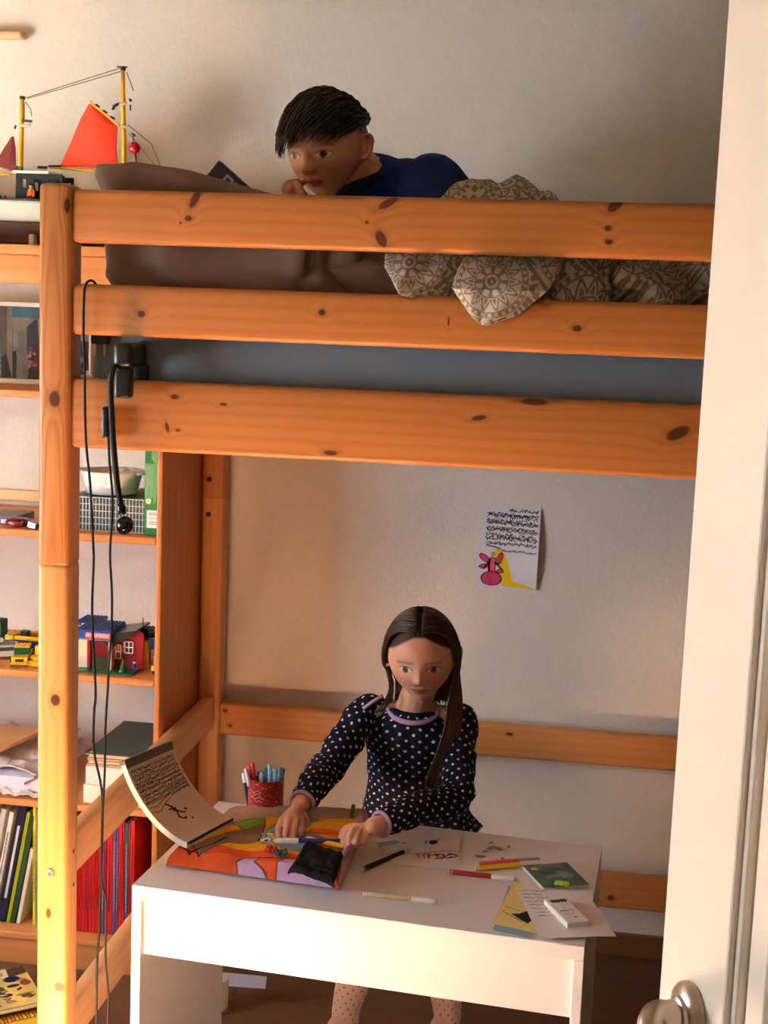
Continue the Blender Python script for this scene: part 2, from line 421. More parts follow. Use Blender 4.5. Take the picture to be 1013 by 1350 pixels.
lathe(bm, [(.0195, 0), (.0195, .004), (.0175, .0065), (.0115, .0085), (.0110, .011), (.0090, .012), (.0090, .024)], 32, M)
tube(bm, [(hx, -.018, hz), (hx, -.024, hz-.001), (hx+.004, -.029, hz-.004), (hx+.014, -.032, hz-.008), (hx+.055, -.034, hz-.012), (hx+.110, -.033, hz-.012)], [.0095, .0100, .0098, .0090, .0088, .0082], 16, 4)
build('door_handle', bm, STEEL, door, True, angle=40)
bm = B(); M = Matrix.Translation((hx, 0, hz-.075)) @ Matrix.Rotation(PI/2, 4, 'X'); lathe(bm, [(.0265, 0), (.0265, .006), (.024, .0095), (.004, .0095)], 28, M)
build('key_plate', bm, STEEL, door, True, angle=40)

# ------------------------------------------------------------------ loft bed
LO, HI = S(150, 88, 40), S(198, 132, 72)
LO2, HI2 = S(200, 132, 66), S(236, 180, 112)
def kn(px, py, ru, rv, rot=0, Y=.008): p = at(px, py, Y); return (p.x, p.z, ru, rv, rot)
bed = thing('loft_bed', 'lacquered pine loft bed with three guard rails above the desk', 'bed')
PW = .0546; YW = .983; ZJ = 1.083; ZT = 1.706; BL = 2.04
def vk(px, py, ru, rv, rot=0, Y=0): p = at(px, py, Y); return (p.z, p.x, ru, rv, rot)
kup = [vk(89, 271, .012, .006), vk(72, 526, .0135, .0095)]
klo = [vk(73, 923, .0105, .0085), vk(64, 1204, .009, .0045), vk(78, 1301, .009, .009)]
def post(x0, y0, mu, ml):
    bm = B(); box(bm, x0, x0+PW, y0, y0+.055, ZJ-.0028, ZT, .0085, 3); build('upper_post', bm, mu, bed, True, angle=60)
    bm = B(); box(bm, x0, x0+PW, y0, y0+.055, 0, ZJ+.0028, .0085, 3); return build('lower_post', bm, ml, bed, True, angle=60)
PU = pine('pine_post_upper', 2, S(168, 100, 50), S(212, 148, 88), kup, None, 420, 1.15, 1., cath=26., vc=.026)
PLo = pine('pine_post_lower', 2, LO2, HI2, klo, None, 330, .6, 3.)
PB = pine('pine_post_back', 2, S(176, 110, 60), S(214, 156, 96), [(at(285, 707, YW).z, at(285, 707, YW).x, .02, .005, .1)], None, 350, .6, 5.)
lp = post(0, 0, PU, PLo); post(0, YW, pine('pine_post_back_upper', 2, S(150, 84, 42), S(190, 122, 70), [], None, 380, .6, 8.), PB)
post(BL-PW, 0, PU, PLo); post(BL-PW, YW, PB, PB)
c = at(66.5, 1150.5, 0); bm = B(); lathe(bm, [(.0075, 0), (.0075, .0015), (.0062, .0028), (.0030, .0022), (.0029, .0005)], 24, Matrix.Translation((c.x, .0004, c.z)) @ Matrix.Rotation(PI/2, 4, 'X'))
build('bolt_head', bm, plain('nickel_bolt', S(225, 215, 195), .3, .5, .6), bed, True, angle=40)['label'] = 'small round metal bolt head on the lower post'
for (px, py) in ((276, 632), (275, 678)):
    c = at(px, py, YW); bm = B(); lathe(bm, [(.0062, 0), (.0062, .001), (.0042, .0012), (.004, .0003)], 20, Matrix.Translation((c.x, YW+.0002, c.z)) @ Matrix.Rotation(PI/2, 4, 'X'))
    build('bolt_cover', bm, plain('dark_bolt', S(52, 34, 24), .4), bed, True, angle=40)
for (px, py) in ((97, 1122), (97, 1166)):
    c = atx(px, py, PW); bm = B(); lathe(bm, [(.0036, 0), (.0036, .0006), (.002, .0007)], 12, Matrix.Translation((PW-.0002, c.y, c.z)) @ Matrix.Rotation(PI/2, 4, 'Y'))
    build('bolt_hole', bm, plain('dark_bolt', S(52, 34, 24), .4), bed)
K1 = [kn(258, 262, .006, .017, -.5), kn(249, 288, .006, .0045), kn(239, 294, .002, .002), kn(512, 268, .017, .006, .5), kn(484, 293, .003, .0025), kn(503, 315, .008, .014, .5),
      kn(811, 272, .013, .007, .6), kn(802, 301, .005, .004), kn(803, 319, .006, .004)]
K2 = [kn(187, 414, .0065, .0055), kn(425, 412, .006, .005), kn(761, 433, .007, .005), kn(592, 424, .0015, .008)]
K3 = [kn(231, 523, .0065, .004), kn(295, 533, .006, .0025), kn(221, 563, .003, .008, .3), kn(235, 567, .004, .002), kn(632, 551, .012, .004, .2), kn(705, 530, .022, .005), kn(894, 571, .019, .009, .5), kn(436, 597, .011, .004)]
for nm, z0, z1, K, sd in (('guard_rail', 1.6135, 1.698, K1, 2.), ('guard_rail', 1.466, 1.548, K2, 11.), ('side_rail', 1.281, 1.396, K3, 23.)):
    bm = B(); box(bm, PW-.001, BL-PW+.001, .006, .034, z0, z1, .0085, 3)
    build(nm, bm, pine('pine_rail_%d' % int(sd), 0, S(152, 86, 36), S(200, 130, 66), K, 2, 330, .62, sd), bed, True, angle=60)
PRB = pine('pine_back_rail', 0, S(170, 104, 56), S(212, 148, 88), [kn(297, 937, .006, .005, 0, YW), kn(303, 957, .005, .004, 0, YW), kn(672, 968, .009, .004, 0, YW), kn(806, 1184, .008, .007, 0, YW)], 2, 300, .5, 31.)
for z0, z1 in ((.497, .577), (.147, .232), (1.281, 1.396)):
    bm = B(); box(bm, PW-.001, BL-PW+.001, YW+.001, YW+.033, z0, z1, .0085, 3); build('back_rail', bm, PRB, bed, True, angle=60)
PRE = pine('pine_end_rail', 1, S(186, 128, 80), S(224, 172, 118), [(at(158, 1240, .45).y, .24, .012, .004, 0), (.62, .5, .05, .0015, .3)], 2, 240, .5, 41.)
for x0 in (.012, BL-.044):
    for z0, z1 in ((.514, .594), (.19, .270), (1.281, 1.396)):
        bm = B(); box(bm, x0, x0+.032, .054, YW+.001, z0, z1, .0095, 3); build('end_rail', bm, PRE, bed, True, angle=60)
bm = B()
for k in range(15): x = .08+k*.132; box(bm, x, x+.06, .034, YW+.002, 1.29, 1.31, .003)
build('slatted_base', bm, PRB, bed)
# ------------------------------------------------------------------ bedding
def lump(name, c, h, mat, parent=None, e=.55, amp=.012, f=5., seed=0, nu=120, nv=70, fold=None, colfn=None, shape=None):
    """soft cushion: superellipsoid with rumples"""
    u = np.linspace(0, 2*PI, nu, endpoint=False); v = np.linspace(-PI/2+.02, PI/2-.02, nv); U, V_ = np.meshgrid(u, v)
    sp = lambda a, p: np.sign(a)*np.abs(a)**p
    x = sp(np.cos(V_), e)*sp(np.cos(U), e); y = sp(np.cos(V_), e)*sp(np.sin(U), e); z = sp(np.sin(V_), e)
    px, py, pz = c[0]+h[0]*x, c[1]+h[1]*y, c[2]+h[2]*z
    n = fbm(px+py*.6, pz*1.4+py, seed, 4, f)*amp
    if fold is not None: n = n + fold(px, py, pz)
    L = np.sqrt(x*x+y*y+z*z)
    P = np.stack([px+x/L*n, py+y/L*n, pz+z/L*n], -1)
    if shape is not None: P = shape(P)
    return grid_mesh(name, P, mat, parent, True, None if colfn is None else colfn(P), None, True, local=False)
MATB = MT('slate_blue_mattress_cover', .85, .1); X = MATB.coord()
wv = (X[0]*900).sin()*(X[2]*900).sin(); MATB.color(MATB.mix(MATB.noise(X[0]*5, X[1]*5, X[2]*12, 1, 3), S(118, 136, 150), S(138, 154, 166))); MATB.bump(wv, .15, .001)
mt = thing('mattress', 'slate blue mattress on the loft bed behind the lowest rail gap', 'mattress', (1.03, .51, 1.31))
bm = B(); box(bm, .066, 1.97, .05, .965, 1.312, 1.515, .03, 4); m_ = build('mattress_core', bm, MATB.m, mt, True, False)
bm = B()
for z in (1.345, 1.482):
    tube(bm, [(.10, .049, z), (.6, .0485, z-.002), (1.2, .0485, z+.001), (1.96, .049, z)], .0022, 6)
build('seam_piping', bm, plain('blue_piping', S(96, 114, 130), .8), mt, True, False)

BROWN = MT('taupe_brown_cotton', .8, .15); X = BROWN.coord()
BROWN.color(BROWN.mix(BROWN.noise(X[0]*7, X[1]*7, X[2]*7, 1, 3), S(112, 90, 78), S(134, 110, 96))); BROWN.bump(BROWN.noise(X[0]*60, X[1]*60, X[2]*60, 1, 2), .12, .002)
def fold_b(x, y, z):
    return .012*np.exp(-((x-.43-(z-1.56)*.5)/.012)**2)*-1 + .008*np.sin((x*1.0+z*1.7)*55)*np.exp(-((z-1.6)/.09)**2) + .010*np.sin(z*70+x*9)*np.exp(-((z-1.70)/.03)**2)
br = thing('pillow', 'large taupe brown pillow plumped up against the top guard rail', 'pillow', (.3, .2, 1.515))
_top = [at(a, b, .14) for a, b in ((110, 246), (118, 240), (135, 228), (165, 222), (215, 222), (260, 230), (300, 240), (335, 250), (400, 262), (470, 300))]
def pillow_shape(P):
    zt = np.interp(P[..., 0], [p.x for p in _top], [p.z for p in _top]); zc = 1.617
    k = np.clip((P[..., 2]-zc)/.098, 0, 1); Q_ = P.copy(); Q_[..., 2] = np.where(P[..., 2] > zc, zc+(zt-zc)*k, P[..., 2])
    Q_[..., 0] -= .045*np.clip((P[..., 2]-1.63)/.1, 0, 1)*np.clip((.25-P[..., 0])/.15, 0, 1); return Q_
lump('pillow_cover', (.306, .195, 1.617), (.218, .147, .098), BROWN.m, br, .26, .005, 5, 3, 190, 110, fold_b, None, pillow_shape)
br2 = thing('blanket', 'folded brown blanket end lying between the pillow and the patterned quilt', 'blanket', (.53, .2, 1.515))
lump('blanket_fold', (.505, .165, 1.572), (.105, .108, .055), BROWN.m, br2, .6, .006, 8, 9, 90, 50)
cloth = plain('white_pillow_lining', S(225, 215, 205), .85)
bm = B(); ball(bm, at(147, 362, .085), .007, 12, 8, (.5, .6, 1.7)); build('lining_tip', bm, cloth, br, True, False)

CREAM, TAUPE = np.array(S(198, 188, 174)), np.array(S(108, 98, 87))
MC = [(x_+.045*(j_ % 2), z_) for j_, z_ in enumerate((1.50, 1.585, 1.67, 1.755, 1.84, 1.925)) for x_ in (.40, .49, .58, .67, .76, .85, .94, 1.03, 1.12, 1.21, 1.30, 1.39, 1.48, 1.57, 1.66, 1.75, 1.84, 1.93, 2.02)]
MC0 = [(.60, 1.60), (.735, 1.572), (.86, 1.62), (.98, 1.55), (1.09, 1.64), (1.20, 1.56), (1.34, 1.62), (.68, 1.75), (.80, 1.78), (.9, 1.74), (1.5, 1.57), (1.65, 1.63), (1.8, 1.57), (.66, 1.66), (.52, 1.54)]
def mandala(a, b, R=.050, MC=None):
    best = np.full(a.shape, 9.); th = np.zeros_like(a)
    for cx, cy in (MC or globals()['MC']):
        d = np.hypot(a-cx, b-cy); k = d < best; best = np.where(k, d, best); th = np.where(k, np.arctan2(b-cy, a-cx), th)
    r = best/R; d = np.zeros_like(r)
    def band(r0, r1): return (r > r0) & (r < r1)
    d[band(.05, .12)] = 1; d[band(.20, .25)] = 1; d[band(.44, .48)] = 1; d[band(.86, .90)] = 1; d[band(1.0, 1.03)] = 1
    d[band(.25, .44) & (np.cos(th*8) > .25)] = 1
    tri = np.abs(((th*14/(2*PI)) % 1)-.5)*2
    d[band(.50, .84) & (np.abs((r-.5)/.34-tri) < .16)] = 1; d[band(.50, .84) & ((r-.5)/.34 < tri-.45)] = 1
    d[band(.91, .99) & (np.cos(th*30) > 0)] = 1
    out = r > 1.06; d[out & (np.sin(a*260+np.sin(b*90)*3)*np.sin(b*240+np.sin(a*80)*3) > .12)] = 1
    d[out & (np.sin(np.hypot(a-.3, b-1.2)*330) > .55)] = 1
    return CREAM*(1-d[..., None]*.8) + TAUPE*d[..., None]*.8
QU = vcol('mandala_print_cotton', .85, .1, .12, 260)
QM = mandala_mat('mandala_medallion_print', S(198, 188, 174), S(108, 98, 87)); qc = None
quilt = thing('quilt', 'crumpled cream and grey mandala print quilt spilling over the guard rail', 'quilt', (1.2, .4, 1.515))
fq = lambda s: (lambda x, y, z: .010*np.sin((x*.8+z*1.3+y)*60+s)*np.exp(-((z-1.58)/.1)**2))
lump('quilt_fold', (.665, .165, 1.592), (.095, .105, .068), QM, quilt, .7, .010, 7, 21, 170, 100, fq(0), qc)
lump('quilt_fold', (.82, .185, 1.598), (.12, .12, .072), QM, quilt, .7, .012, 6, 22, 190, 100, fq(1), qc)
lump('quilt_fold', (1.02, .19, 1.588), (.16, .10, .06), QM, quilt, .75, .016, 6, 23, 200, 90, fq(2), qc)
lump('quilt_fold', (1.27, .19, 1.592), (.17, .11, .065), QM, quilt, .75, .016, 6, 24, 200, 90, fq(3), qc)
lump('quilt_body', (1.40, .50, 1.600), (.54, .40, .075), QM, quilt, .5, .014, 4, 25, 220, 80, None, qc)
_h = at(662, 238, .36)
lump('quilt_hump', (_h.x, .36, _h.z-.125), (.115, .13, .125), QM, quilt, .8, .014, 6, 26, 200, 110, fq(4), qc)
def flap(name, L, R, ts, Ys, bulge, off):
    nu, nv = 110, 90; P = np.zeros((nv, nu, 3))
    t = np.linspace(0, 1, nv)
    ip = lambda A, k: np.interp(t, ts, [p[k] for p in A])
    lx, ly, rx, ry, Yd = ip(L, 0), ip(L, 1), ip(R, 0), ip(R, 1), np.interp(t, ts, Ys)
    for j in range(nv):
        for i in range(nu):
            s = i/(nu-1); b = bulge*math.sin(PI*min(1, max(0, s)))**.6*min(1, t[j]*3)*(1-.5*t[j])
            P[j, i] = at(lx[j]+(rx[j]-lx[j])*s, ly[j]+(ry[j]-ly[j])*s, Yd[j]-b + .003*math.sin(s*13+t[j]*5))
    D = P.copy(); D[..., 1] += .010
    cols = mandala(P[..., 0]*1.0+off[0], P[..., 2]+off[1], .055, MC0)
    full = np.concatenate([P, D[:, ::-1]], 1)
    return grid_mesh(name, full, QU, quilt, True, np.concatenate([cols, cols[:, ::-1]], 1), None, True, local=False)
flap('quilt_corner', [(508, 334), (507, 352), (516, 368), (526, 388), (536, 391)], [(612, 336), (611, 360), (606, 378), (560, 385), (541, 392)], [0, .3, .55, .9, 1], [.055, .045, .030, -.004, -.008], .022, (.0, .0))
flap('quilt_corner', [(612, 338), (601, 362), (596, 380), (622, 418), (634, 428)], [(744, 340), (738, 360), (722, 384), (682, 416), (640, 430)], [0, .28, .48, .85, 1], [.050, .018, -.004, -.010, -.010], .020, (.0, .0))
# book tucked behind the pillow
bk = thing('book', 'black book with grey lettering tucked upright behind the brown pillow', 'book', at(305, 236, .42))
p0, p1, p2 = at(269, 236, .40), at(284, 211, .40), at(314, 238, .40)
e1, e2 = p1-p0, (p2-p1)
M = frame_from(p0-e2*.02, e2, e1)
cvs = Canvas(.115, .045, .0008, S(24, 22, 24))
for k, pts in enumerate(([(.030, .010), (.030, .034), (.044, .034), (.044, .024), (.032, .022), (.046, .010)], [(.052, .034), (.052, .014), (.058, .010), (.066, .014), (.066, .034)], [(.074, .010), (.074, .034), (.088, .034), (.088, .024), (.076, .022), (.090, .010)])): cvs.line(pts, .0042, S(150, 146, 142))
M2 = frame_from(p1, e2, e1); M2.translation = p0
sheet('book_cover', cvs, flat_map(M2), .002, vcol('book_cover_print', .4, .4), bk, S(30, 28, 30), False)
bm = B(); box(bm, 0, .113, .001, .044, -.018, -.002, 0, 1, M2); build('page_block', bm, plain('yellowed_pages', S(222, 200, 150), .8), bk, False, False)
bm = B(); box(bm, 0, .115, 0, .045, -.0205, -.0182, 0, 1, M2); build('back_cover', bm, plain('black_cover', S(26, 24, 26), .5), bk, False, False)

# ------------------------------------------------------------------ clip lamp on the bed
BLK = plain('black_plastic', S(22, 22, 24), .35, .5, var=.1); GLOSS = plain('gloss_black_enamel', S(10, 10, 11), .12, .6, var=.1); RUB = plain('black_cord_rubber', S(16, 15, 15), .55, .3, var=.1)
lamp = thing('clip_lamp', 'black gooseneck clip lamp clamped on the side rail with its switch and cord', 'lamp', (.075, -.01, 1.36))
def W2(px, py, Y): p = at(px, py, Y); return (p.x, p.y, p.z)
a, b = at(150, 455, -.022), at(176, 500, -.022)
bm = B(); box(bm, a.x+.002, b.x-.004, -.026, -.004, at(160, 524, -.01).z, at(160, 484, -.01).z, .005, 3); build('clamp_jaw', bm, BLK, lamp, True, False, 50)
bm = B(); box(bm, a.x, b.x, -.030, .048, at(160, 484, -.01).z, at(160, 451, -.01).z, .010, 4)
box(bm, a.x+.012, b.x+.004, .034, .047, at(160, 512, .04).z, at(160, 478, .04).z, .004, 2); build('clamp_body', bm, BLK, lamp, True, False, 50)
gp = [W2(158, 486, -.034), W2(152, 484, -.038), W2(147.5, 492, -.040), W2(146, 510, -.040), W2(147, 545, -.040), W2(150, 590, -.040), W2(155, 640, -.040), W2(161, 674, -.040)]
bm = B(); tube(bm, gp, .0048, 10, 6); build('gooseneck', bm, RUB, lamp, True, False)
hd = at(165, 692, -.040)
bm = B(); tube(bm, [W2(159.5, 664, -.04), W2(160.5, 671, -.04), W2(161.5, 678, -.04)], [.006, .0078, .0065], 14, 3); build('lamp_collar', bm, GLOSS, lamp, True, False)
bm = B(); ball(bm, hd, .0142, 28, 20, (1, 1.0, 1)); build('lamp_head', bm, GLOSS, lamp, True, False)
bm = B(); M = Matrix.Translation(hd+Vector((.001, -.0085, -.003))) @ Matrix.Rotation(PI/2-.15, 4, 'X'); lathe(bm, [(.0108, -.002), (.0118, .001), (.0108, .0035), (.009, .0030)], 28, M); build('lamp_rim', bm, GLOSS, lamp, True, False, 40)
sw = at(141, 557, -.012)
bm = B(); box(bm, sw.x-.0075, sw.x+.0065, -.020, .004, sw.z-.026, sw.z+.026, .005, 3); box(bm, sw.x-.010, sw.x-.004, -.015, -.001, sw.z-.004, sw.z+.008, .002, 2)
build('switch', bm, BLK, lamp, True, False, 50)
c1 = [(126, 374, .030), (121, 370, .012), (115, 372, -.004), (111.5, 382, -.006), (110.5, 400, -.005), (110, 440, -.005), (111.5, 480, -.005), (112, 540, -.005), (114, 590, -.005), (119, 640, -.006), (123, 720, -.006), (123.5, 740, -.006), (121.5, 810, -.008), (126, 910, -.010), (124, 940, -.01), (124, 990, -.012), (134, 1040, -.012), (135, 1090, -.012), (131, 1220, -.012), (128, 1270, -.012), (127, 1350, -.012), (126, 1400, -.012), (126, 1440, -.012)]
c2 = [(143, 577, -.008), (144.5, 610, -.008), (148, 650, -.010), (148, 680, -.010), (145, 730, -.010), (147.5, 780, -.010), (147, 830, -.010), (144, 870, -.010), (142, 910, -.011), (139, 960, -.012), (138, 1020, -.014), (134.5, 1090, -.016), (134, 1160, -.016), (140, 1190, -.014), (139, 1260, -.012), (143, 1310, -.012), (142, 1350, -.012), (143, 1400, -.012), (144, 1440, -.012)]
for cc in (c1, c2):
    bm = B(); tube(bm, [W2(*p) for p in cc], .0021, 8, 4); build('cord', bm, RUB, lamp, True, False)
bm = B(); pc = at(132, 449, .040); box(bm, pc.x-.0155, pc.x+.0155, .036, .047, pc.z-.006, pc.z+.016, .004, 3); build('plug', bm, BLK, lamp, True, False, 50)
for px in (125, 138):
    bm = B(); q = at(px, 454, .041); tube(bm, [(q.x, .041, q.z+.004), (q.x, .041, q.z-.018), (q.x, .041, q.z-.0195)], [.0025, .0025, .0012], 10); build('plug_pin', bm, plain('nickel_pin', S(196, 190, 178), .3, .5), lamp, True, False)

# ------------------------------------------------------------------ child's desk
DESK = thing('desk', 'low white desk with a recessed front panel under the loft bed', 'desk', (.1788, -.0214, 0), -.0825)
DWH, DD, DH = .7595, .4245, .549
DM = plain('white_desk_foil', S(226, 224, 226), .38, .4, var=.012)
DMAT = Matrix.Translation((.1788, -.0214, 0)) @ Matrix.Rotation(-.0825, 4, 'Z')
bm = B(); box(bm, 0, DWH, 0, DD, DH-.024, DH, .0012, 2); build('desk_top', bm, DM, DESK)
for x0 in (0, DWH-.0165):
    bm = B(); box(bm, x0, x0+.0165, 0, DD, 0, DH-.0243, .001, 2); build('side_panel', bm, DM, DESK)
bm = B(); box(bm, .0168, DWH-.0168, .010, .028, .424, DH-.0243, .0008, 2); build('front_panel', bm, DM, DESK)
bm = B(); box(bm, .0168, DWH-.0168, DD-.10, DD-.084, .45, DH-.0243, .0008, 2); build('rear_rail', bm, DM, DESK)
def dk(u, v, w=0): return DMAT @ Vector((u, v, DH+w))
def dz(px, py, h=0): return atz(px, py, DH+h)
# ------------------------------------------------------------------ things on the desk
# --- folded printed towel
p00, p10, p11, p01 = dz(219, 1143), dz(447, 1176), dz(487, 1082), dz(305, 1078)
UV = (p10-p00).length; VV = ((p01-p00).length+(p11-p10).length)/2
RED, ORN, LIL, GRY, YEL, GRN, TAU, BLU = S(222, 74, 46), S(226, 92, 52), S(206, 168, 206), S(150, 176, 190), S(236, 176, 40), S(126, 178, 84), S(150, 122, 100), S(120, 170, 200)
cv = Canvas(UV, VV, .0012, S(226, 90, 56)); INK = S(30, 24, 24)
def tp(px, py):
    """a point of the photographed towel in the towel's own coordinates"""
    q = dz(px, py, .03)
    ex = (p10-p00).normalized(); ey = Vector((-ex.y, ex.x, 0)); d = q-p00-Vector((0, 0, .03)); return (d.dot(ex), d.dot(ey))
def tpoly(pts, col, out=INK, ow=.0009): cv.poly([tp(*p) for p in pts], col, 1, out, ow)
cv.C[:] = ORN
tpoly([(225, 1070), (330, 1068), (480, 1070), (500, 1100), (470, 1140), (420, 1130), (345, 1122), (300, 1118), (240, 1108)], YEL, None)
tpoly([(262, 1052), (520, 1060), (510, 1092), (470, 1088), (420, 1080), (350, 1076), (300, 1086)], S(176, 150, 124), None)
tpoly([(305, 1080), (350, 1076), (352, 1086), (322, 1092)], GRN)
tpoly([(252, 1112), (300, 1096), (345, 1086), (352, 1088), (342, 1108), (300, 1112), (262, 1124)], TAU)
tpoly([(345, 1098), (372, 1086), (420, 1082), (440, 1090), (430, 1110), (400, 1124), (360, 1116), (348, 1112)], GRY)
tpoly([(352, 1104), (372, 1094), (382, 1108), (366, 1116)], S(232, 190, 60)); cv.ell(*tp(352, 1108), .012, .010, S(238, 232, 225), 0, 1, INK, .0009); cv.ell(*tp(358, 1101), .009, .007, S(238, 232, 225), 0, 1, INK, .0009); cv.ell(*tp(353, 1109), .004, .004, INK)
tpoly([(372, 1090), (392, 1085), (400, 1094), (380, 1098)], S(110, 160, 110)); cv.ell(*tp(401, 1087), .010, .008, S(190, 200, 120), 0, 1, INK, .0009)
tpoly([(405, 1092), (440, 1085), (470, 1092), (466, 1112), (430, 1108)], S(238, 190, 60), None)
tpoly([(312, 1132), (340, 1130), (395, 1134), (440, 1152), (447, 1182), (380, 1166), (340, 1160), (318, 1142)], LIL)
tpoly([(344, 1130), (376, 1134), (366, 1138), (362, 1148), (356, 1150), (352, 1140), (336, 1134)], ORN)
tpoly([(348, 1150), (360, 1144), (366, 1158), (360, 1166), (346, 1160)], LIL); cv.line([tp(350, 1158), tp(356, 1154)], .0012, INK); cv.line([tp(354, 1162), tp(360, 1157)], .0012, INK)
tpoly([(308, 1160), (320, 1155), (338, 1160), (340, 1168), (312, 1166)], S(228, 226, 226))
cv.line([tp(284, 1157), tp(288, 1148), tp(296, 1143), tp(304, 1142)], .0022, INK)
for px, py in ((380, 1163), (384, 1156), (392, 1155)): cv.ell(*tp(px, py), .0042, .0042, S(240, 236, 236), 0, 1, INK, .0008)
tpoly([(448, 1150), (472, 1100), (492, 1080), (496, 1100), (470, 1150), (450, 1182)], S(216, 176, 190), None)
for k in range(3): cv.line([tp(452+k*8, 1172-k*16), tp(464+k*8, 1160-k*16)], .006, S(236, 228, 220))
cv.line([tp(222, 1116), tp(236, 1113), tp(250, 1122), tp(300, 1104)], .004, INK)
g = fbm(cv.X, cv.Y, 5, 3, 60)[..., None]*.05; cv.C = np.clip(cv.C*(1+g), 0, 1)
ex = (p10-p00).normalized(); ey = Vector((-ex.y, ex.x, 0)); ts = ey.dot(p01-p00)/VV; sk = ex.dot(p01-p00)/VV
def towel_map(U, V):
    u, v = U/UV, V/VV; edge = np.minimum(np.minimum(u, 1-u)*UV, np.minimum(v, 1-v)*VV)
    h = .030*np.clip(edge/.014, 0, 1)**.5 + .0025*fbm(U, V, 11, 3, 9)
    left, right = np.array(p00), np.array(p10)
    Px = [(p00[i]*(1-u)+p10[i]*u)*(1-v) + (p01[i]*(1-u)+p11[i]*u)*v for i in range(3)]
    inset = .012*np.clip(1-edge/.014, 0, 1)
    return Px[0], Px[1], DH+.001+np.maximum(h, .004)
towel = sheet('towel', cv, towel_map, .003, vcol('terry_towel_print', .95, .05, .5, 900), None, S(220, 90, 60))
tag(towel, 'folded orange and lilac printed beach towel lying on the white desk', 'towel')
# --- black cloth pouch
a0, a1, a2, a3 = dz(380, 1150, .034), dz(440, 1169, .034), dz(453, 1130, .034), dz(404, 1112, .034)
def pouch_map(U, V):
    u, v = U/.08, V/.07
    P = [(a0[i]*(1-u)+a1[i]*u)*(1-v) + (a3[i]*(1-u)+a2[i]*u)*v for i in range(3)]
    e = np.minimum(np.minimum(u, 1-u), np.minimum(v, 1-v))
    return P[0], P[1], DH+.036 + .009*np.clip(e*12, 0, 1)**.6 - .0035*np.exp(-((v-.36)/.05)**2) - .003*np.exp(-((v-.22)/.04)**2) + .0015*fbm(U, V, 2, 3, 30)
cvp = Canvas(.08, .07, .0011, S(28, 26, 26))
po = sheet('pouch', cvp, pouch_map, .006, vcol('black_pouch_cloth', .85, .1, .3, 500), None, S(28, 26, 26)); tag(po, 'black folded cloth pouch lying on the front of the towel', 'pouch')
# --- curled thick drawing pad
PL_ = .192
q0, q1 = dz(247, 1115, .040), dz(306, 1083, .040)
PW_ = (q1-q0).length; wd = (q1-q0).normalized(); fw = Vector((wd.y, -wd.x, 0));
if fw.x > 0: fw = -fw
cv = Canvas(PW_, PL_, .0010, S(214, 196, 178))
rr = random.Random(3)
for row in range(9):
    y = PL_-.024-row*.0078
    for k in range(2): cv.scribble(.006, PW_-.006, y+k*.0022, .0060, .0011, INK, .0042, rr)
for k, (ya, yb) in enumerate(((.140, .152), (.130, .140), (.118, .132), (.108, .120), (.098, .114), (.088, .110))):
    cv.line([(.004, ya), (.025, ya+.004*math.sin(k)), (.05, (ya+yb)/2-.004), (.075, (ya+yb)/2+.003), (PW_-.006, yb)], .0013, INK)
for pts in ([(.045, .092), (.055, .083), (.052, .074), (.066, .066)], [(.050, .089), (.060, .070), (.072, .062)], [(.058, .072), (.050, .058), (.060, .050)], [(.045, .080), (.060, .077)]): cv.line(pts, .0036, INK)
cv.ell(.080, .068, .0035, .0025, INK); cv.ell(.062, .052, .004, .002, INK); cv.ell(.075, .045, .003, .002, INK)
cv.C[cv.Y > PL_-.014] = S(120, 106, 92)
def pad_map(U, V):
    th = np.radians(6)+np.radians(62)*np.clip(V/PL_, 0, 1)**.8                # local slope grows along the pad
    s = np.linspace(0, PL_, 400); tt = np.radians(6)+np.radians(62)*(s/PL_)**.8
    X_ = np.concatenate([[0], np.cumsum(np.cos(tt[1:])*np.diff(s))]); Z_ = np.concatenate([[0], np.cumsum(np.sin(tt[1:])*np.diff(s))])
    xx, zz = np.interp(V, s, X_), np.interp(V, s, Z_)
    return q0.x+wd.x*U+fw.x*xx, q0.y+wd.y*U+fw.y*xx, DH+.046+zz
pad = thing('drawing_pad', 'thick drawing pad of black scribbles curling up on the left of the desk', 'pad', (q0.x, q0.y, DH))
sheet('top_page', cv, pad_map, .0006, vcol('paper_print', .85, .1), pad, S(214, 196, 178), False)
c2 = Canvas(PW_, PL_, .006, S(232, 226, 220))
sheet('page_block', c2, lambda U, V: tuple(a-b for a, b in zip(pad_map(U, V), (0*U, 0*U, 0*U+.0010))), .0105, vcol('paper_block', .85, .1), pad, S(225, 215, 205), False)
c3 = Canvas(PW_+.001, .012, .003, S(96, 86, 78))
bm = B(); e0 = Vector([float(v[0, 0]) for v in pad_map(np.array([[0.]]), np.array([[PL_]]))]); e1_ = e0+wd*PW_
d_ = Vector((fw.x*math.cos(math.radians(68)), fw.y*math.cos(math.radians(68)), math.sin(math.radians(68)))); nn = wd.cross(d_).normalized()
if nn.z < 0: nn = -nn
M = frame_from(e0-d_*.006, wd, d_); box(bm, -.0005, PW_+.0005, 0, .0085, -.0135, .0015, .001, 2, M); build('binding_strip', bm, plain('grey_binding_card', S(110, 98, 88), .7), pad, False, False)
bm = B(); tube(bm, [tuple(q0+Vector((0, 0, .004))-fw*.001), tuple(q1+Vector((0, 0, .004))-fw*.001)], .0026, 8); build('cover_edge', bm, plain('dark_card', S(40, 34, 32), .7), pad, False, False)
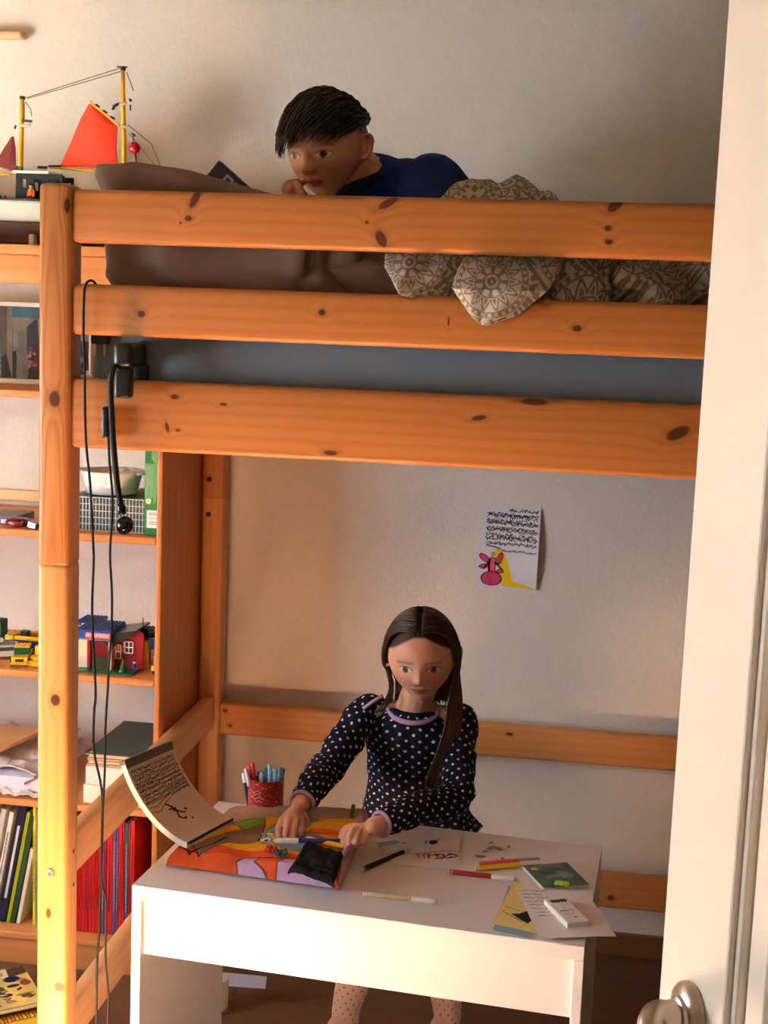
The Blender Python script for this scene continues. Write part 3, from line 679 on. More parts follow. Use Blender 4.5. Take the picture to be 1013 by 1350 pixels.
# --- red tin with pens
cc = dz(348, 1079); TR = .0345; TH = .079
cup = thing('pen_tin', 'red glitter print tin full of pens at the back of the desk', 'tin', (cc.x, cc.y+.012, DH))
t = MT('red_printed_tin', .3, .5); X = t.coord(); nz = t.noise(X[0]*60, X[1]*60, X[2]*60, 1, 4); dots = t.noise(X[0]*330, X[1]*330, X[2]*330, 1, 0).step(.70, .74)
lowp = (X[2]-.0).step(.03, .0)*t.noise(X[0]*90, X[1]*90, X[2]*90, 1, 1).step(.48, .56)
t.color(t.mix(lowp*.7, t.mix(dots, t.mix(nz, S(110, 14, 16), S(196, 40, 34)), S(236, 190, 180)), S(214, 176, 186))); TINM = t.m
bm = B(); lathe(bm, [(TR, 0), (TR, TH), (TR-.0012, TH+.0006), (TR-.0016, TH), (TR-.0016, .003), (.0005, .003)], 40); build('tin_body', bm, TINM, cup, True, angle=50)
bm = B()
for k, (w_, z_) in enumerate(((.026, .060), (.018, .054), (.028, .048), (.014, .042))):
    a0_ = -1.95+.05*k; tube(bm, [((TR+.0006)*math.cos(a0_+s*w_/TR), (TR+.0006)*math.sin(a0_+s*w_/TR), z_+.002*math.sin(s*9)) for s in np.linspace(-.5, .5, 9)], .0008, 5)
build('tin_lettering', bm, plain('silver_print', S(206, 170, 166), .3, .5, .3), cup)
PENC = [('light blue', S(120, 196, 232), S(150, 214, 240)), ('sky blue', S(70, 150, 214), S(110, 180, 230)), ('navy', S(30, 34, 74), S(236, 236, 240)), ('dark green', S(34, 60, 48), S(220, 224, 220)), ('red', S(206, 62, 48), S(226, 90, 70)), ('lilac', S(170, 140, 190), S(238, 232, 240)), ('teal', S(60, 130, 150), S(90, 150, 170)), ('white', S(226, 230, 232), S(240, 240, 240))]
TOPS = [(356, 1007, 0), (350, 1012, 1), (363, 1014, 0), (374, 1013, 6), (328, 1008, 4), (333, 1006, 4), (324, 1013, 5), (321, 1019, 2), (327, 1024, 3), (336, 1010, 2), (345, 1018, 0), (358, 1020, 1), (368, 1021, 7), (331, 1016, 5), (370, 1012, 1)]
spare = {}
for k, (px, py, ci) in enumerate(TOPS):
    nm, cb, ct = PENC[ci]
    tip = at(px, py, cc.y+.012+(.012 if k % 2 else -.004)+.012*math.sin(k*2.1))
    an = 2*PI*k/len(TOPS); rad = .019 if k % 3 else .008
    base = Vector((cup.location.x+rad*math.cos(an)*.7+(tip.x-cup.location.x)*.35, cup.location.y+rad*math.sin(an)*.6, DH+.004))
    dr = (tip-base); M = frame_from(base, dr.orthogonal(), dr.cross(dr.orthogonal())); L = dr.length
    pen = thing('pen', '%s pen standing in the red tin' % nm, 'pen', base, group='pens in the red tin', rot=M.to_euler())
    bm = B(); lathe(bm, [(.0028, 0), (.0040, .004), (.0040, L-.018)], 12); build('pen_barrel', bm, plain('pen_'+nm, cb, .35, .4), pen, True, angle=50)
    bm = B(); lathe(bm, [(.0042, L-.019), (.0042, L-.003), (.0030, L), (.0005, L)], 12); build('pen_cap', bm, plain('pen_cap_'+nm, ct, .35, .4), pen, True, angle=50)
# --- felt pens lying on the desk
def felt(p, q, cbody, ccap, label, r=.0045, capL=.042, group=None, z=None, flip=False, tipc=None):
    d = q-p; L = d.length
    m = thing('felt_pen', label, 'pen', p, group=group, rot=frame_from(p, d.orthogonal(), d.cross(d.orthogonal())).to_euler())
    bm = B(); lathe(bm, [(r*.72, 0), (r*.94, .0012), (r*.94, .005), (r*.96, .0052), (r*.96, L-capL)], 18); build('pen_body', bm, plain('felt_'+label[:14], cbody, .4, .4), m, True, angle=50)
    bm = B(); lathe(bm, [(r*1.08, L-capL-.0002), (r*1.08, L-.006), (r*.9, L-.002), (r*.5, L)], 18); build('pen_cap', bm, plain('feltcap_'+label[:14], ccap, .35, .4), m, True, angle=50)
    bm = B(); lathe(bm, [(r*.74, -.0012), (r*.9, 0), (r*.955, .0055)], 18); build('end_plug', bm, plain('feltend_'+label[:14], tipc or ccap, .35, .4), m, True, angle=50)
    return m
Hh = .0052; WC = S(236, 234, 232)
felt(dz(480, 1178, Hh), dz(576, 1188, Hh), S(196, 182, 138), WC, 'olive beige felt pen with a white cap lying nearest the desk front edge')
felt(dz(593, 1149, Hh), dz(680, 1159, Hh), S(166, 36, 38), WC, 'dark red felt pen with a white cap in the middle of the desk')
felt(dz(627, 1145, Hh), dz(714, 1137, Hh), S(240, 200, 48), WC, 'yellow felt pen with a white cap lying against a pink pen')
felt(dz(633, 1138.5, Hh), dz(712, 1133, Hh), S(240, 92, 110), S(180, 170, 166), 'coral pink felt pen with a grey cap behind the yellow pen')
felt(dz(478, 1146, Hh), dz(540, 1120, Hh), S(34, 30, 30), S(226, 218, 206), 'black felt pen with a cream cap lying beside the sheet of drawings', capL=.018)
tz = .036
felt(dz(458, 1109, tz+.004), dz(362, 1108, tz+.006), S(54, 62, 160), WC, 'blue felt pen with a white cap on the towel under both hands')
felt(dz(460, 1098, tz), dz(398, 1094, tz), S(240, 112, 40), S(240, 190, 70), 'orange felt pen lying on the towel behind the blue pen', capL=.014)
felt(dz(462, 1118, tz), dz(404, 1105, tz+.004), S(238, 204, 70), S(238, 214, 110), 'yellow felt pen on the towel under the blue pen beside the pouch', capL=.012)
felt(dz(461, 1113, tz+.001), dz(410, 1104, tz+.004), S(130, 40, 60), S(140, 50, 70), 'wine red felt pen on the towel squeezed between blue and yellow pens', r=.0036, capL=.01)
felt(dz(452, 1100, .02), dz(438, 1080, .015), S(70, 120, 180), S(90, 140, 190), 'blue felt pen lying on the desk at the far edge of the towel', capL=.02)
gp = dz(463, 1086, .02); felt(gp, gp+Vector((.002, .01, .035)), S(60, 90, 40), S(80, 110, 50), 'short green pen sticking up behind the right hand', r=.004, capL=.01)
felt(dz(451, 1128, .038), dz(464, 1110, .04), S(206, 150, 190), S(220, 170, 205), 'pink felt pen on the towel edge beside the pouch', capL=.02)
# --- red and blue bead clusters on the towel
for nm, (px, py), cA, cB, lab in (('r', (358, 1122), S(224, 50, 44), S(190, 30, 40), 'cluster of red beads on the towel left of the pouch'), ('b', (371, 1127), S(40, 60, 120), S(40, 110, 70), 'cluster of blue and green beads on the towel beside the red beads')):
    ctr = dz(px, py, .036); e = thing('bead_bracelet', lab, 'bracelet', ctr)
    for k in range(7):
        bm = B(); a_ = 2*PI*k/7; ball(bm, (.0085*math.cos(a_), .0075*math.sin(a_), .003+.0015*(k % 2)), .0042, 12, 8); build('bead', bm, plain('bead_%s%d' % (nm, k % 2), cA if k % 2 else cB, .3, .5), e, True)
# --- papers
def paper(name, corners, label, cat, base, draw=None, thick=.0005, lift=.0008, curl=None, res=.0012, back=None):
    fl, fr, brr, bl = corners; w = ((fr-fl).length+(brr-bl).length)/2; h = ((bl-fl).length+(brr-fr).length)/2
    cv = Canvas(w, h, res, base)
    if draw: draw(cv)
    def fm(U, V):
        u, v = U/w, V/h; P = [(fl[i]*(1-u)+fr[i]*u)*(1-v)+(bl[i]*(1-u)+brr[i]*u)*v for i in range(3)]
        return P[0], P[1], P[2]+lift+thick + (curl(u, v) if curl else 0*u)
    return tag(sheet(name, cv, fm, thick, vcol('paper_print', .85, .1), None, back if back is not None else base), label, cat)
def d_draw(cv):
    w, h = cv.w, cv.h
    cv.line([(0, h*.47), (w*.3, h*.44), (w*.6, h*.50), (w, h*.46)], .0016, S(60, 56, 60))
    r2 = random.Random(5)
    for k in range(6): cv.line([(w*(.42+.06*k+r2.uniform(-.03, .03)), h*.28), (w*(.40+.06*k+r2.uniform(-.05, .05)), h*.44)], .003, S(206, 70, 50))
    cv.scribble(w*.36, w*.62, h*.40, .014, .002, S(200, 60, 46), .008, r2); cv.scribble(w*.64, w*.98, h*.36, .012, .004, S(40, 40, 110), .009, r2); cv.scribble(w*.66, w*.95, h*.27, .006, .004, S(50, 46, 110), .009, r2)
    cv.ell(w*.66, h*.78, .008, .010, S(40, 36, 40)); cv.scribble(w*.55, w*.75, h*.80, .02, .002, S(50, 46, 50), .009, r2); cv.ell(w*.3, h*.84, .006, .003, S(110, 140, 160))
    cv.ell(w*.05, h*.9, .03, .018, S(150, 172, 186))
paper('drawing_sheet', [dz(520, 1141), dz(606, 1147), dz(607, 1099), dz(497, 1112)], 'creased sheet with small red and blue child drawings in front of the person', 'paper', S(226, 222, 222), d_draw, curl=lambda u, v: .0016*np.abs(np.sin(v*PI*2))+.001*np.sin(u*9))
def d_note(cv):
    w, h = cv.w, cv.h; cv.poly([(w*.30, h*.30), (w*.75, h*.18), (w*.98, h*.50), (w*.70, h*.52), (w*.5, h*.36)], S(40, 46, 56)); cv.line([(w*.1, h*.30), (w*.6, h*.20)], .002, S(90, 80, 50)); cv.scribble(w*.1, w*.5, h*.42, .003, .0012, S(70, 64, 50))
paper('blue_card', [dz(650, 1227), dz(700, 1238), dz(712, 1180), dz(671, 1168)], 'pale blue card under the yellow note at the desk front edge', 'card', S(150, 186, 206))
paper('yellow_note', [dz(650, 1219, .001), dz(708, 1232, .001), dz(715, 1185, .001), dz(678, 1163, .001)], 'yellow note with a dark drawing lying under the handwritten letter', 'note', S(236, 216, 140), d_note, lift=.0016)
def d_letter(cv):
    w, h = cv.w, cv.h; r2 = random.Random(9)
    for k in range(8):
        y = h*(.95-.075*k); cv.scribble(w*(.02+.012*k), w*(.38+.01*k-.05*(k % 2)), y, .005, .0011, S(40, 40, 70), .004, r2)
paper('letter', [dz(712, 1240, .002), dz(813, 1236, .002), dz(772, 1176, .002), dz(681, 1173, .002)], 'white handwritten letter sheet overhanging the right front corner of the desk', 'paper', S(232, 228, 234), d_letter, lift=.0030, curl=lambda u, v: .004*np.clip(u-.8, 0, 1)*(1-v)-.012*np.clip(u-.75, 0, 1)**1.2*(1-v), res=.001)
# white box of leads on the letter
f0, f1, f2 = dz(748, 1224, .006), dz(778, 1221, .006), dz(731, 1190, .006)
M = frame_from(f0, f1-f0, f2-f0); LW, LH = (f1-f0).length, (f2-f0).length*.98
bx = thing('eraser_box', 'small white pocket box with a black row of marks lying on the letter', 'box', f0)
bm = B(); box(bm, 0, LW, 0, LH, -.001, .008, .0012, 2, M); build('box_body', bm, plain('white_card_box', S(234, 230, 226), .5), bx, True, False, 40)
cvs = Canvas(LW-.004, LH-.004, .0007, S(232, 228, 226)); w, h = cvs.w, cvs.h
for k in range(5): cvs.poly([(w*(.18+.15*k), h*.82), (w*(.30+.15*k), h*.82), (w*(.29+.15*k), h*.95), (w*(.17+.15*k), h*.95)], S(50, 40, 40))
cvs.line([(w*.12, h*.90), (w*.95, h*.90)], .003, S(50, 40, 40))
r2 = random.Random(4); cvs.scribble(w*.12, w*.85, h*.48, .006, .0012, S(110, 104, 104), .003, r2); cvs.scribble(w*.2, w*.75, h*.34, .003, .001, S(130, 124, 124), .003, r2); cvs.ell(w*.62, h*.2, .003, .002, S(120, 110, 110)); cvs.line([(w*.5, h*.55), (w*.5, h*.7)], .001, S(120, 110, 110))
M2 = M.copy(); M2.translation = M @ Vector((.002, .002, .0084)); sheet('box_print', cvs, flat_map(M2), .0004, vcol('paper_print', .85, .1), bx, None, False)
# green photo booklet + sharpener
f0, f1, f2 = dz(717, 1174, .004), dz(777, 1169, .004), dz(697, 1144, .004)
BW, BH = (f1-f0).length, (f2-f0).length; M = frame_from(f0, f1-f0, f2-f0)
bt_ = thing('booklet', 'small booklet with a dark green nature photo cover near the right desk edge', 'booklet', f0)
bm = B(); box(bm, 0, BW, 0, BH, -.002, .004, .0006, 1, M); build('page_block', bm, plain('booklet_pages', S(232, 230, 226), .8), bt_, False, False)
cvs = Canvas(BW, BH, .0009, S(46, 66, 40)); n = fbm(cvs.X, cvs.Y, 8, 4, 22)
cvs.C = np.clip(np.array(S(50, 74, 40))*(1+.9*n[..., None]), .004, 1); cvs.C[cvs.X > BW*.86] *= .35
cvs.ell(BW*.5, BH*.42, .022, .010, S(120, 118, 126), .1, .8); cvs.ell(BW*.46, BH*.36, .012, .005, S(52, 52, 60), .2); cvs.ell(BW*.18, BH*.82, .006, .005, S(214, 190, 50)); cvs.ell(BW*.70, BH*.5, .012, .016, S(120, 150, 80), .6, .5)
M2 = M.copy(); M2.translation = M @ Vector((0, 0, .0046)); sheet('booklet_cover', cvs, flat_map(M2), .0004, vcol('glossy_print', .3, .5), bt_, None, False)
sp_ = dz(741, 1172, .0); M = Matrix.Translation(sp_ + Vector((0, 0, .0055))) @ Matrix.Rotation(.05, 4, 'Z')
sh = thing('pencil_sharpener', 'lime green plastic pencil sharpener in front of the green booklet', 'sharpener', sp_)
LIME = plain('lime_plastic', S(176, 226, 40), .3, .5)
bm = B(); box(bm, -.013, .013, -.007, .007, -.0052, .0075, .004, 4, M); build('sharpener_body', bm, LIME, sh, True, False, 60)
bm = B(); box(bm, -.0105, -.0035, -.0078, -.002, -.002, .0045, .0015, 2, M); build('pencil_hole', bm, plain('dark_olive_hole', S(96, 130, 30), .5), sh, True, False, 60)
# pencil shavings
for k, (px, py, s) in enumerate(((634, 1130, .009), (646, 1119, .008), (657, 1119, .011), (640, 1123, .006), (663, 1133, .005), (648, 1112, .004), (671, 1117, .005))):
    p = dz(px, py); bm = B(); M = Matrix.Translation(p+Vector((0, 0, .0016))) @ Matrix.Rotation(k*1.3, 4, 'Z') @ Matrix.Rotation(.12, 4, 'X')
    pts = [(s*math.cos(a_)*(1+.3*math.sin(3*a_+k)), s*.55*math.sin(a_)*(1+.25*math.cos(2*a_+k))) for a_ in np.linspace(0, 2*PI, 12, endpoint=False)]
    prism(bm, pts, -.0004, .0004, M); tag(build('pencil_shaving', bm, plain('graphite_shaving', S(150, 142, 140), .8, var=.3, scale=300)), 'thin grey pencil shaving on the bare desk behind the pink pen', 'shaving', 'pencil shavings on the desk')
# --- child's drawing taped to the wall
wp = [at(629, 772, YB), at(707, 778, YB), at(714, 671, YB), at(636, 664, YB)]
def d_wall(cv):
    w, h = cv.w, cv.h; r2 = random.Random(12); K = S(34, 30, 34)
    for k, y in enumerate((.955, .915, .875, .83, .79, .745, .70, .655, .60, .56)):
        x0 = (.45 if k < 1 else .1); 
        for j in range(2): cv.scribble(w*(x0+.02*r2.random()), w*.97, h*(y-.02*(k % 2)+r2.uniform(-.006, .006)), .009+.004*(k in (2, 3, 7, 8)), .0015, K, .0058, r2)
    cv.line([(w*.12, h*.51), (w*.35, h*.48)], .003, K); cv.scribble(w*.3, w*.98, h*.455, .005, .002, K, .004, r2)
    Y_ = S(240, 205, 40); cv.poly([(w*.22, h*.43), (w*.36, h*.46), (w*.46, h*.40), (w*.55, h*.20), (w*.60, h*.09), (w*.97, h*.02), (w*.97, h*.005), (w*.45, h*.02), (w*.35, h*.12), (w*.30, h*.35)], Y_)
    Pk = S(214, 66, 112)
    for e_ in ((.10, .35, .075, .03, -.6), (.10, .25, .06, .022, .2), (.36, .355, .035, .06, -.3), (.37, .20, .045, .02, .2)): cv.ell(w*e_[0], h*e_[1], w*e_[2]*1.3, h*e_[3]*1.2, Pk, e_[4], 1, K, .0008)
    cv.poly([(w*.20, h*.36), (w*.29, h*.36), (w*.29, h*.18), (w*.20, h*.18)], S(226, 96, 110), 1, K, .0011); cv.line([(w*.2, h*.34), (w*.1, h*.22)], .004, K); cv.line([(w*.28, h*.30), (w*.40, h*.23)], .004, K); cv.line([(w*.18, h*.2), (w*.18, h*.34)], .004, K)
    cv.ell(w*.235, h*.105, w*.17, h*.085, Pk, 0, 1, K, .0011); cv.poly([(w*.08, h*.12), (w*.4, h*.12), (w*.30, h*.02), (w*.16, h*.02)], Pk, 1); cv.line([(w*.235, h*.18), (w*.235, h*.02)], .001, K); cv.line([(w*.17, h*.18), (w*.2, h*.02)], .0008, K); cv.ell(w*.24, h*.40, w*.02, h*.02, Y_, 0, 1, K, .0008)
w = (wp[1]-wp[0]).length; h = (wp[3]-wp[0]).length; cv = Canvas(w, h, .0008, S(224, 222, 232)); d_wall(cv)
def wm(U, V):
    u, v = U/w, V/h; P = [(wp[0][i]*(1-u)+wp[1][i]*u)*(1-v)+(wp[3][i]*(1-u)+wp[2][i]*u)*v for i in range(3)]
    return P[0], P[1]-.003-.012*np.clip((u-.45)/.55, 0, 1)**1.6*np.sin(PI*np.clip(v*.9+.1, 0, 1)), P[2]
tag(sheet('wall_drawing', cv, wm, .0005, vcol('paper_print', .85, .1), None, S(224, 222, 232)), 'child drawing with a pink winged figure taped to the wall under the bed', 'drawing')
# ------------------------------------------------------------------ pine shelf unit behind the bed's left end
SX0, SX1, SY0, SY1 = -.88, -.0008, .68, 1.052
T1, T2, T3, T4, T6, T5 = 1.648, 1.335, 1.027, .707, .405, .085
shelf = thing('shelf_unit', 'open pine shelf unit against the back wall left of the bed', 'shelf', (SX0, SY0, 0))
PSH = pine('pine_shelf', 0, S(170, 100, 52), S(214, 146, 88), [(at(25, 326, SY0).x, at(25, 326, SY0).z, .007, .004, 0)], 2, 180, .5, 51.)
PSV = pine('pine_shelf_side', 2, S(160, 92, 48), S(204, 134, 78), [], None, 150, .45, 57.)
for x0, x1 in ((SX1-.0135, SX1), (SX0, SX0+.0135)):
    bm = B(); box(bm, x0, x1, SY0, SY1, 0, T1-.0215, .003, 2); build('side_panel', bm, PSV, shelf, True, False, 60)
for z, th in ((T1, .021), (T2, .0165), (T3, .0175), (T4, .0165), (T6, .0165), (T5, .0175)):
    bm = B(); a_, b_ = (SX0, SX1) if z == T1 else (SX0+.0137, SX1-.0137)
    box(bm, a_, b_, SY0+(0 if z == T1 else .001), SY1, z-th, z, .003, 2); build('shelf_board', bm, PSH, shelf, True, False, 60)
bm = B(); box(bm, SX0+.0137, SX1-.0137, SY0+.006, SY0+.022, T1-.021-.062, T1-.0215, .002); build('fascia', bm, PSH, shelf, True, False, 60)
bm = B(); box(bm, SX0+.0137, SX1-.0137, SY0+.018, SY0+.034, 0, T5-.018, .001); build('plinth', bm, PSH, shelf, True, False, 60)
bm = B(); box(bm, SX0+.0137, SX1-.0137, SY1-.016, SY1-.001, T3+.012, T3+.04, .002); build('back_cleat', bm, plain('pale_pine_cleat', S(222, 192, 150), .5), shelf, True, False, 60)
# board of a wall shelf at the very top left
p = at(28, 45, YB-.035); ws = thing('wall_shelf', 'pale pine wall shelf board end high up in the top left corner', 'shelf', (p.x-.3, YB-.09, p.z))
bm = B(); box(bm, p.x-.60, p.x, YB-.035, YB-.001, p.z-.008, p.z+.009, .006, 3); build('shelf_board', bm, pine('pine_wall_shelf', 0, S(196, 150, 104), S(226, 186, 142), [], 1, 200, .4, 61.), ws, True, False, 60)
for xx in (p.x-.50, p.x-.22):
    bm = B(); box(bm, xx, xx+.02, YB-.03, YB-.001, p.z-.05, p.z-.0085, .003); build('bracket', bm, plain('pale_bracket', S(220, 190, 150), .5), ws, False, False)

# ------------------------------------------------------------------ toy sailing boat on top of the shelf
BY = .85
boat = thing('toy_boat', 'toy fishing boat with red sail and yellow masts on top of the shelf', 'toy boat', (at(60, 300, BY).x, BY, T1))
def hull(name, z0, z1, mat, x0=-.70, x1=.03, hb=.062, rake=.03):
    ns, nk = 40, 14; rows = []
    for z in np.linspace(z0, z1, 8):
        f = (z-T1-.008)/(.098); row = []
        for i in range(ns):
            s = i/(ns-1); x = x0+(x1-x0)*s
            wv_ = (np.sin(PI*np.clip(s*.62+.30, 0, 1))**.75)*(.35+.65*f**.6)
            row.append((x, -hb*wv_, z+.012*(2*s-1)**2))
        for i in range(ns-1, -1, -1):
            s = i/(ns-1); x = x0+(x1-x0)*s
            wv_ = (np.sin(PI*np.clip(s*.62+.30, 0, 1))**.75)*(.35+.65*f**.6); row.append((x, hb*wv_, z+.012*(2*s-1)**2))
        rows.append(row)
    P = np.array(rows); P[..., 1] += BY
    return grid_mesh(name, P, mat, boat, True, cap=True, local=False)
hull('hull', T1+.058, T1+.102, plain('cream_white_hull', S(226, 226, 208), .4, .4))
hull('keel', T1+.010, T1+.0578, plain('brown_hull_bottom', S(82, 54, 44), .5))
hull('deck', T1+.1022, T1+.1060, plain('dark_deck', S(70, 58, 52), .6))
DZ = T1+.106; DG = plain('dark_green_cabin', S(17, 24, 21), .5, .25)
YEL_M = plain('yellow_spar', S(232, 176, 30), .4, .4); BLKP = plain('black_fitting', S(26, 22, 20), .4, .4)
cx0, cx1 = at(21, 250, BY-.035).x, at(82, 250, BY-.035).x; cz1 = at(50, 229, BY-.035).z
bm = B()                                                   # cabin: posts, sill and lintel so the windows are open
ys, ye = BY-.035, BY+.035
for y0, y1 in ((ys, ys+.003), (ye-.003, ye)):
    hgt = cz1-DZ
    box(bm, cx0, cx1, y0-.0004, y1+.0004, cz1-hgt*.20, cz1)
    segs = [(0, .12), (.22, .40), (.54, .72), (.80, .88), (.93, 1)]
    for s0, s1 in segs: box(bm, cx0+(cx1-cx0)*s0, cx0+(cx1-cx0)*s1, y0, y1, DZ-.006, cz1)
    box(bm, cx0, cx0+(cx1-cx0)*.42, y0-.0006, y1+.0006, DZ-.006, cz1-hgt*.52); box(bm, cx0+(cx1-cx0)*.52, cx1, y0-.0006, y1+.0006, DZ-.006, cz1-hgt*.62)
box(bm, cx0, cx0+.003, ys, ye, DZ-.006, cz1-(cz1-DZ)*.6); box(bm, cx1-.003, cx1, ys, ye, DZ-.006, cz1-(cz1-DZ)*.6)
build('cabin', bm, DG, boat, False, False)
bm = B(); box(bm, cx0-.006, cx0+(cx1-cx0)*.72, ys-.006, ye+.006, cz1, cz1+.006, .001); build('cabin_roof', bm, plain('white_roof', S(232, 230, 216), .4), boat, False, False)
q = at(22, 218, BY-.03); bm = B(); box(bm, q.x-.012, q.x+.002, BY-.036, BY-.028, cz1+.006, cz1+.016, .001); build('side_lamp', bm, plain('port_red', S(120, 30, 36), .4), boat, False, False)
bm = B(); box(bm, q.x+.003, q.x+.015, BY-.036, BY-.028, cz1+.006, cz1+.016, .001); build('side_lamp', bm, plain('starboard_green', S(30, 96, 64), .4), boat, False, False)
def spar(nm, a, b, r0, r1, m=YEL_M, Y0=BY, Y1=BY):
    A, C_ = at(*a, Y0), at(*b, Y1); bm = B(); tube(bm, [tuple(A.lerp(C_, k/6)) for k in range(7)], [r0+(r1-r0)*k/6 for k in range(7)], 12); build(nm, bm, m, boat, True, False)
spar('mast', (164.5, 275), (162, 90), .0070, .0042); spar('mast', (26, 270), (29.5, 129), .0068, .0046)
spar('mast_cap', (162.5, 93), (162, 88), .0060, .0062, BLKP); spar('mast_cap', (154, 88), (168, 88.5), .0016, .0016, BLKP); spar('mast_cap', (29.5, 131), (29.6, 127), .0064, .0064, BLKP)
def curve_spar(nm, pts, r, m=YEL_M, Y=BY): 
    bm = B(); tube(bm, [tuple(at(a, b, Y)) for a, b in pts], r, 10, 4); build(nm, bm, m, boat, True, False)
curve_spar('boom', [(66, 220), (90, 222), (115, 225), (140, 227), (163, 225)], .0033); curve_spar('gaff', [(118, 134), (132, 145), (146, 156), (158, 166)], .0028, YEL_M, BY-.004)
curve_spar('boom', [(-20, 224), (0, 229), (17, 231)], .0032)
def sailm(nm, L, R_, ts, m, bulge, Y=BY):
    nu, nv = 26, 30; P = np.zeros((nv, nu, 3)); t = np.linspace(0, 1, nv); ip = lambda A, k: np.interp(t, ts, [p_[k] for p_ in A])
    lx, ly, rx, ry = ip(L, 0), ip(L, 1), ip(R_, 0), ip(R_, 1)
    for j in range(nv):
        for i in range(nu):
            s = i/(nu-1); P[j, i] = at(lx[j]+(rx[j]-lx[j])*s, ly[j]+(ry[j]-ly[j])*s, Y-bulge*math.sin(PI*s)*math.sin(PI*min(1, t[j]*.9+.1)))
    D = P.copy(); D[..., 1] += .0012; return grid_mesh(nm, np.concatenate([P, D[:, ::-1]], 1), m, boat, True, cap=True, local=False)
sailm('sail', [(118, 135), (106, 157), (93, 188), (79, 219)], [(119, 135), (155, 167), (153.5, 196), (156, 223)], [0, .38, .68, 1], plain('red_sailcloth', S(232, 70, 44), .7, .15, var=.03), .012)
sailm('sail', [(15, 180), (6, 194), (-8, 218)], [(18, 180), (20.5, 195), (21, 227)], [0, .33, 1], plain('dark_red_sailcloth', S(110, 44, 40), .7, .15), .004)
for k, t_ in enumerate((.25, .5, .75)):
    a_, b_ = (118+40*t_-2, 134+32*t_-4), (118+40*t_+3, 134+32*t_-1); spar('gaff_block', a_, b_, .0028, .0028, BLKP, BY-.004, BY-.004)
THR = plain('grey_cord', S(120, 108, 92), .8)
def line_(pts, r=.0011, Y=BY): 
    bm = B(); tube(bm, [tuple(at(a, b, Y)) for a, b in pts], r, 5); build('rigging_line', bm, THR, boat, False, False)
for pts in ([(34, 129), (158, 90)], [(36, 130), (160, 94)], [(33, 134), (40, 143), (42, 153)], [(32, 136), (32, 160)], [(167, 95), (176, 120)], [(170, 176), (190, 200), (205, 219)], [(169, 165), (200, 190), (211, 218)], [(158, 135), (153, 140)], [(22, 236), (21, 268)]): line_(pts)
for a_, b_, r in (((149, 141), (156, 137), .003), ((149, 142), (150, 144), .004), ((171, 133), (173, 131), .0035), ((172, 138), (172, 146), .0016), ((29, 159), (42, 160), .0028), ((19, 170), (21, 165), .002), ((50, 220.5), (62, 221), .0028), ((64, 219), (80, 219), .0022), ((174, 176), (178, 179), .0026), ((175, 180), (176, 186), .0016), ((84, 232), (83, 238), .0028)): spar('rigging_block', a_, b_, r, r, BLKP, BY-.006, BY-.006)
for a_, b_ in (((160, 165), (168, 168)), ((159, 137), (167, 136)), ((24, 165), (34, 166)), ((34, 166), (40, 164))): spar('mast_ring', a_, b_, .0030, .0030, plain('pale_ring', S(206, 190, 160), .5), BY-.004, BY-.004)
bm = B(); ball(bm, at(177.5, 195, BY-.012), .0131, 24, 16); build('buoy', bm, plain('red_gloss_buoy', S(200, 26, 30), .15, .6), boat, True, False)
spar('buoy_stem', (178.5, 203), (180.5, 219), .0022, .0006, BLKP, BY-.012, BY-.012)
for x in (-.55, -.36, -.18):                               # cradle under the hull
    bm = B(); box(bm, x, x+.012, BY-.05, BY+.05, T1+.0005, T1+.030, .001); build('cradle_block', bm, plain('pale_cradle', S(190, 180, 168), .6), boat, False, False)
sf = at(40, 262, BY-.052); sl_ = thing('toy_sailor', 'toy sailor in an orange jacket standing on the boat beside the cabin', 'toy figure', (sf.x, BY-.048, DZ-.003))
def fig(nm, root, s, jacket, trousers, skin, hat):
    bm = B(); box(bm, -.0045*s, -.0004*s, -.003*s, .003*s, 0, .010*s, .0008); box(bm, .0004*s, .0045*s, -.003*s, .003*s, 0, .010*s, .0008); build('legs', bm, plain(nm+'_legs', trousers, .5), root, True, angle=50)
    bm = B(); lathe(bm, [(.0052*s, .0098*s), (.0050*s, .014*s), (.0040*s, .0215*s), (.0020*s, .0228*s)], 14); build('torso', bm, plain(nm+'_jacket', jacket, .5), root, True, angle=50)
    for sd in (-1, 1):
        bm = B(); capsule(bm, [(sd*.0042*s, 0, .0205*s), (sd*.0062*s, -.0008*s, .015*s), (sd*.0062*s, -.0025*s, .0105*s)], [.0017*s, .0016*s, .0014*s], 8, 2); a_ = build('arm', bm, plain(nm+'_jacket', jacket, .5), root, True)
        bm = B(); ball(bm, (sd*.0062*s, -.003*s, .0090*s), .0015*s, 8, 6); build('hand', bm, plain(nm+'_skin', skin, .5), a_, True)
    bm = B(); lathe(bm, [(.002*s, .0224*s), (.0034*s, .0240*s), (.0036*s, .0280*s), (.0024*s, .0305*s)], 14); build('head', bm, plain(nm+'_skin', skin, .5), root, True, angle=50)
    bm = B(); lathe(bm, [(.0039*s, .0284*s), (.0037*s, .0310*s), (.0020*s, .0328*s)], 14); build('cap', bm, plain(nm+'_hat', hat, .5), root, True, angle=50)
fig('sailor', sl_, 1.18, S(246, 110, 28), S(92, 34, 30), S(222, 180, 150), S(46, 30, 26))
for k, (px, py) in enumerate(((3, 259), (7, 258))):
    q = at(px, py, BY-.02); bm = B(); lathe(bm, [(.0026, 0), (.0034, .004), (.0030, .0085), (.0012, .010)], 12, Matrix.Translation((q.x, BY-.03+.01*k, DZ-.0005)))
    build('bollard', bm, BLKP, boat, True, False)
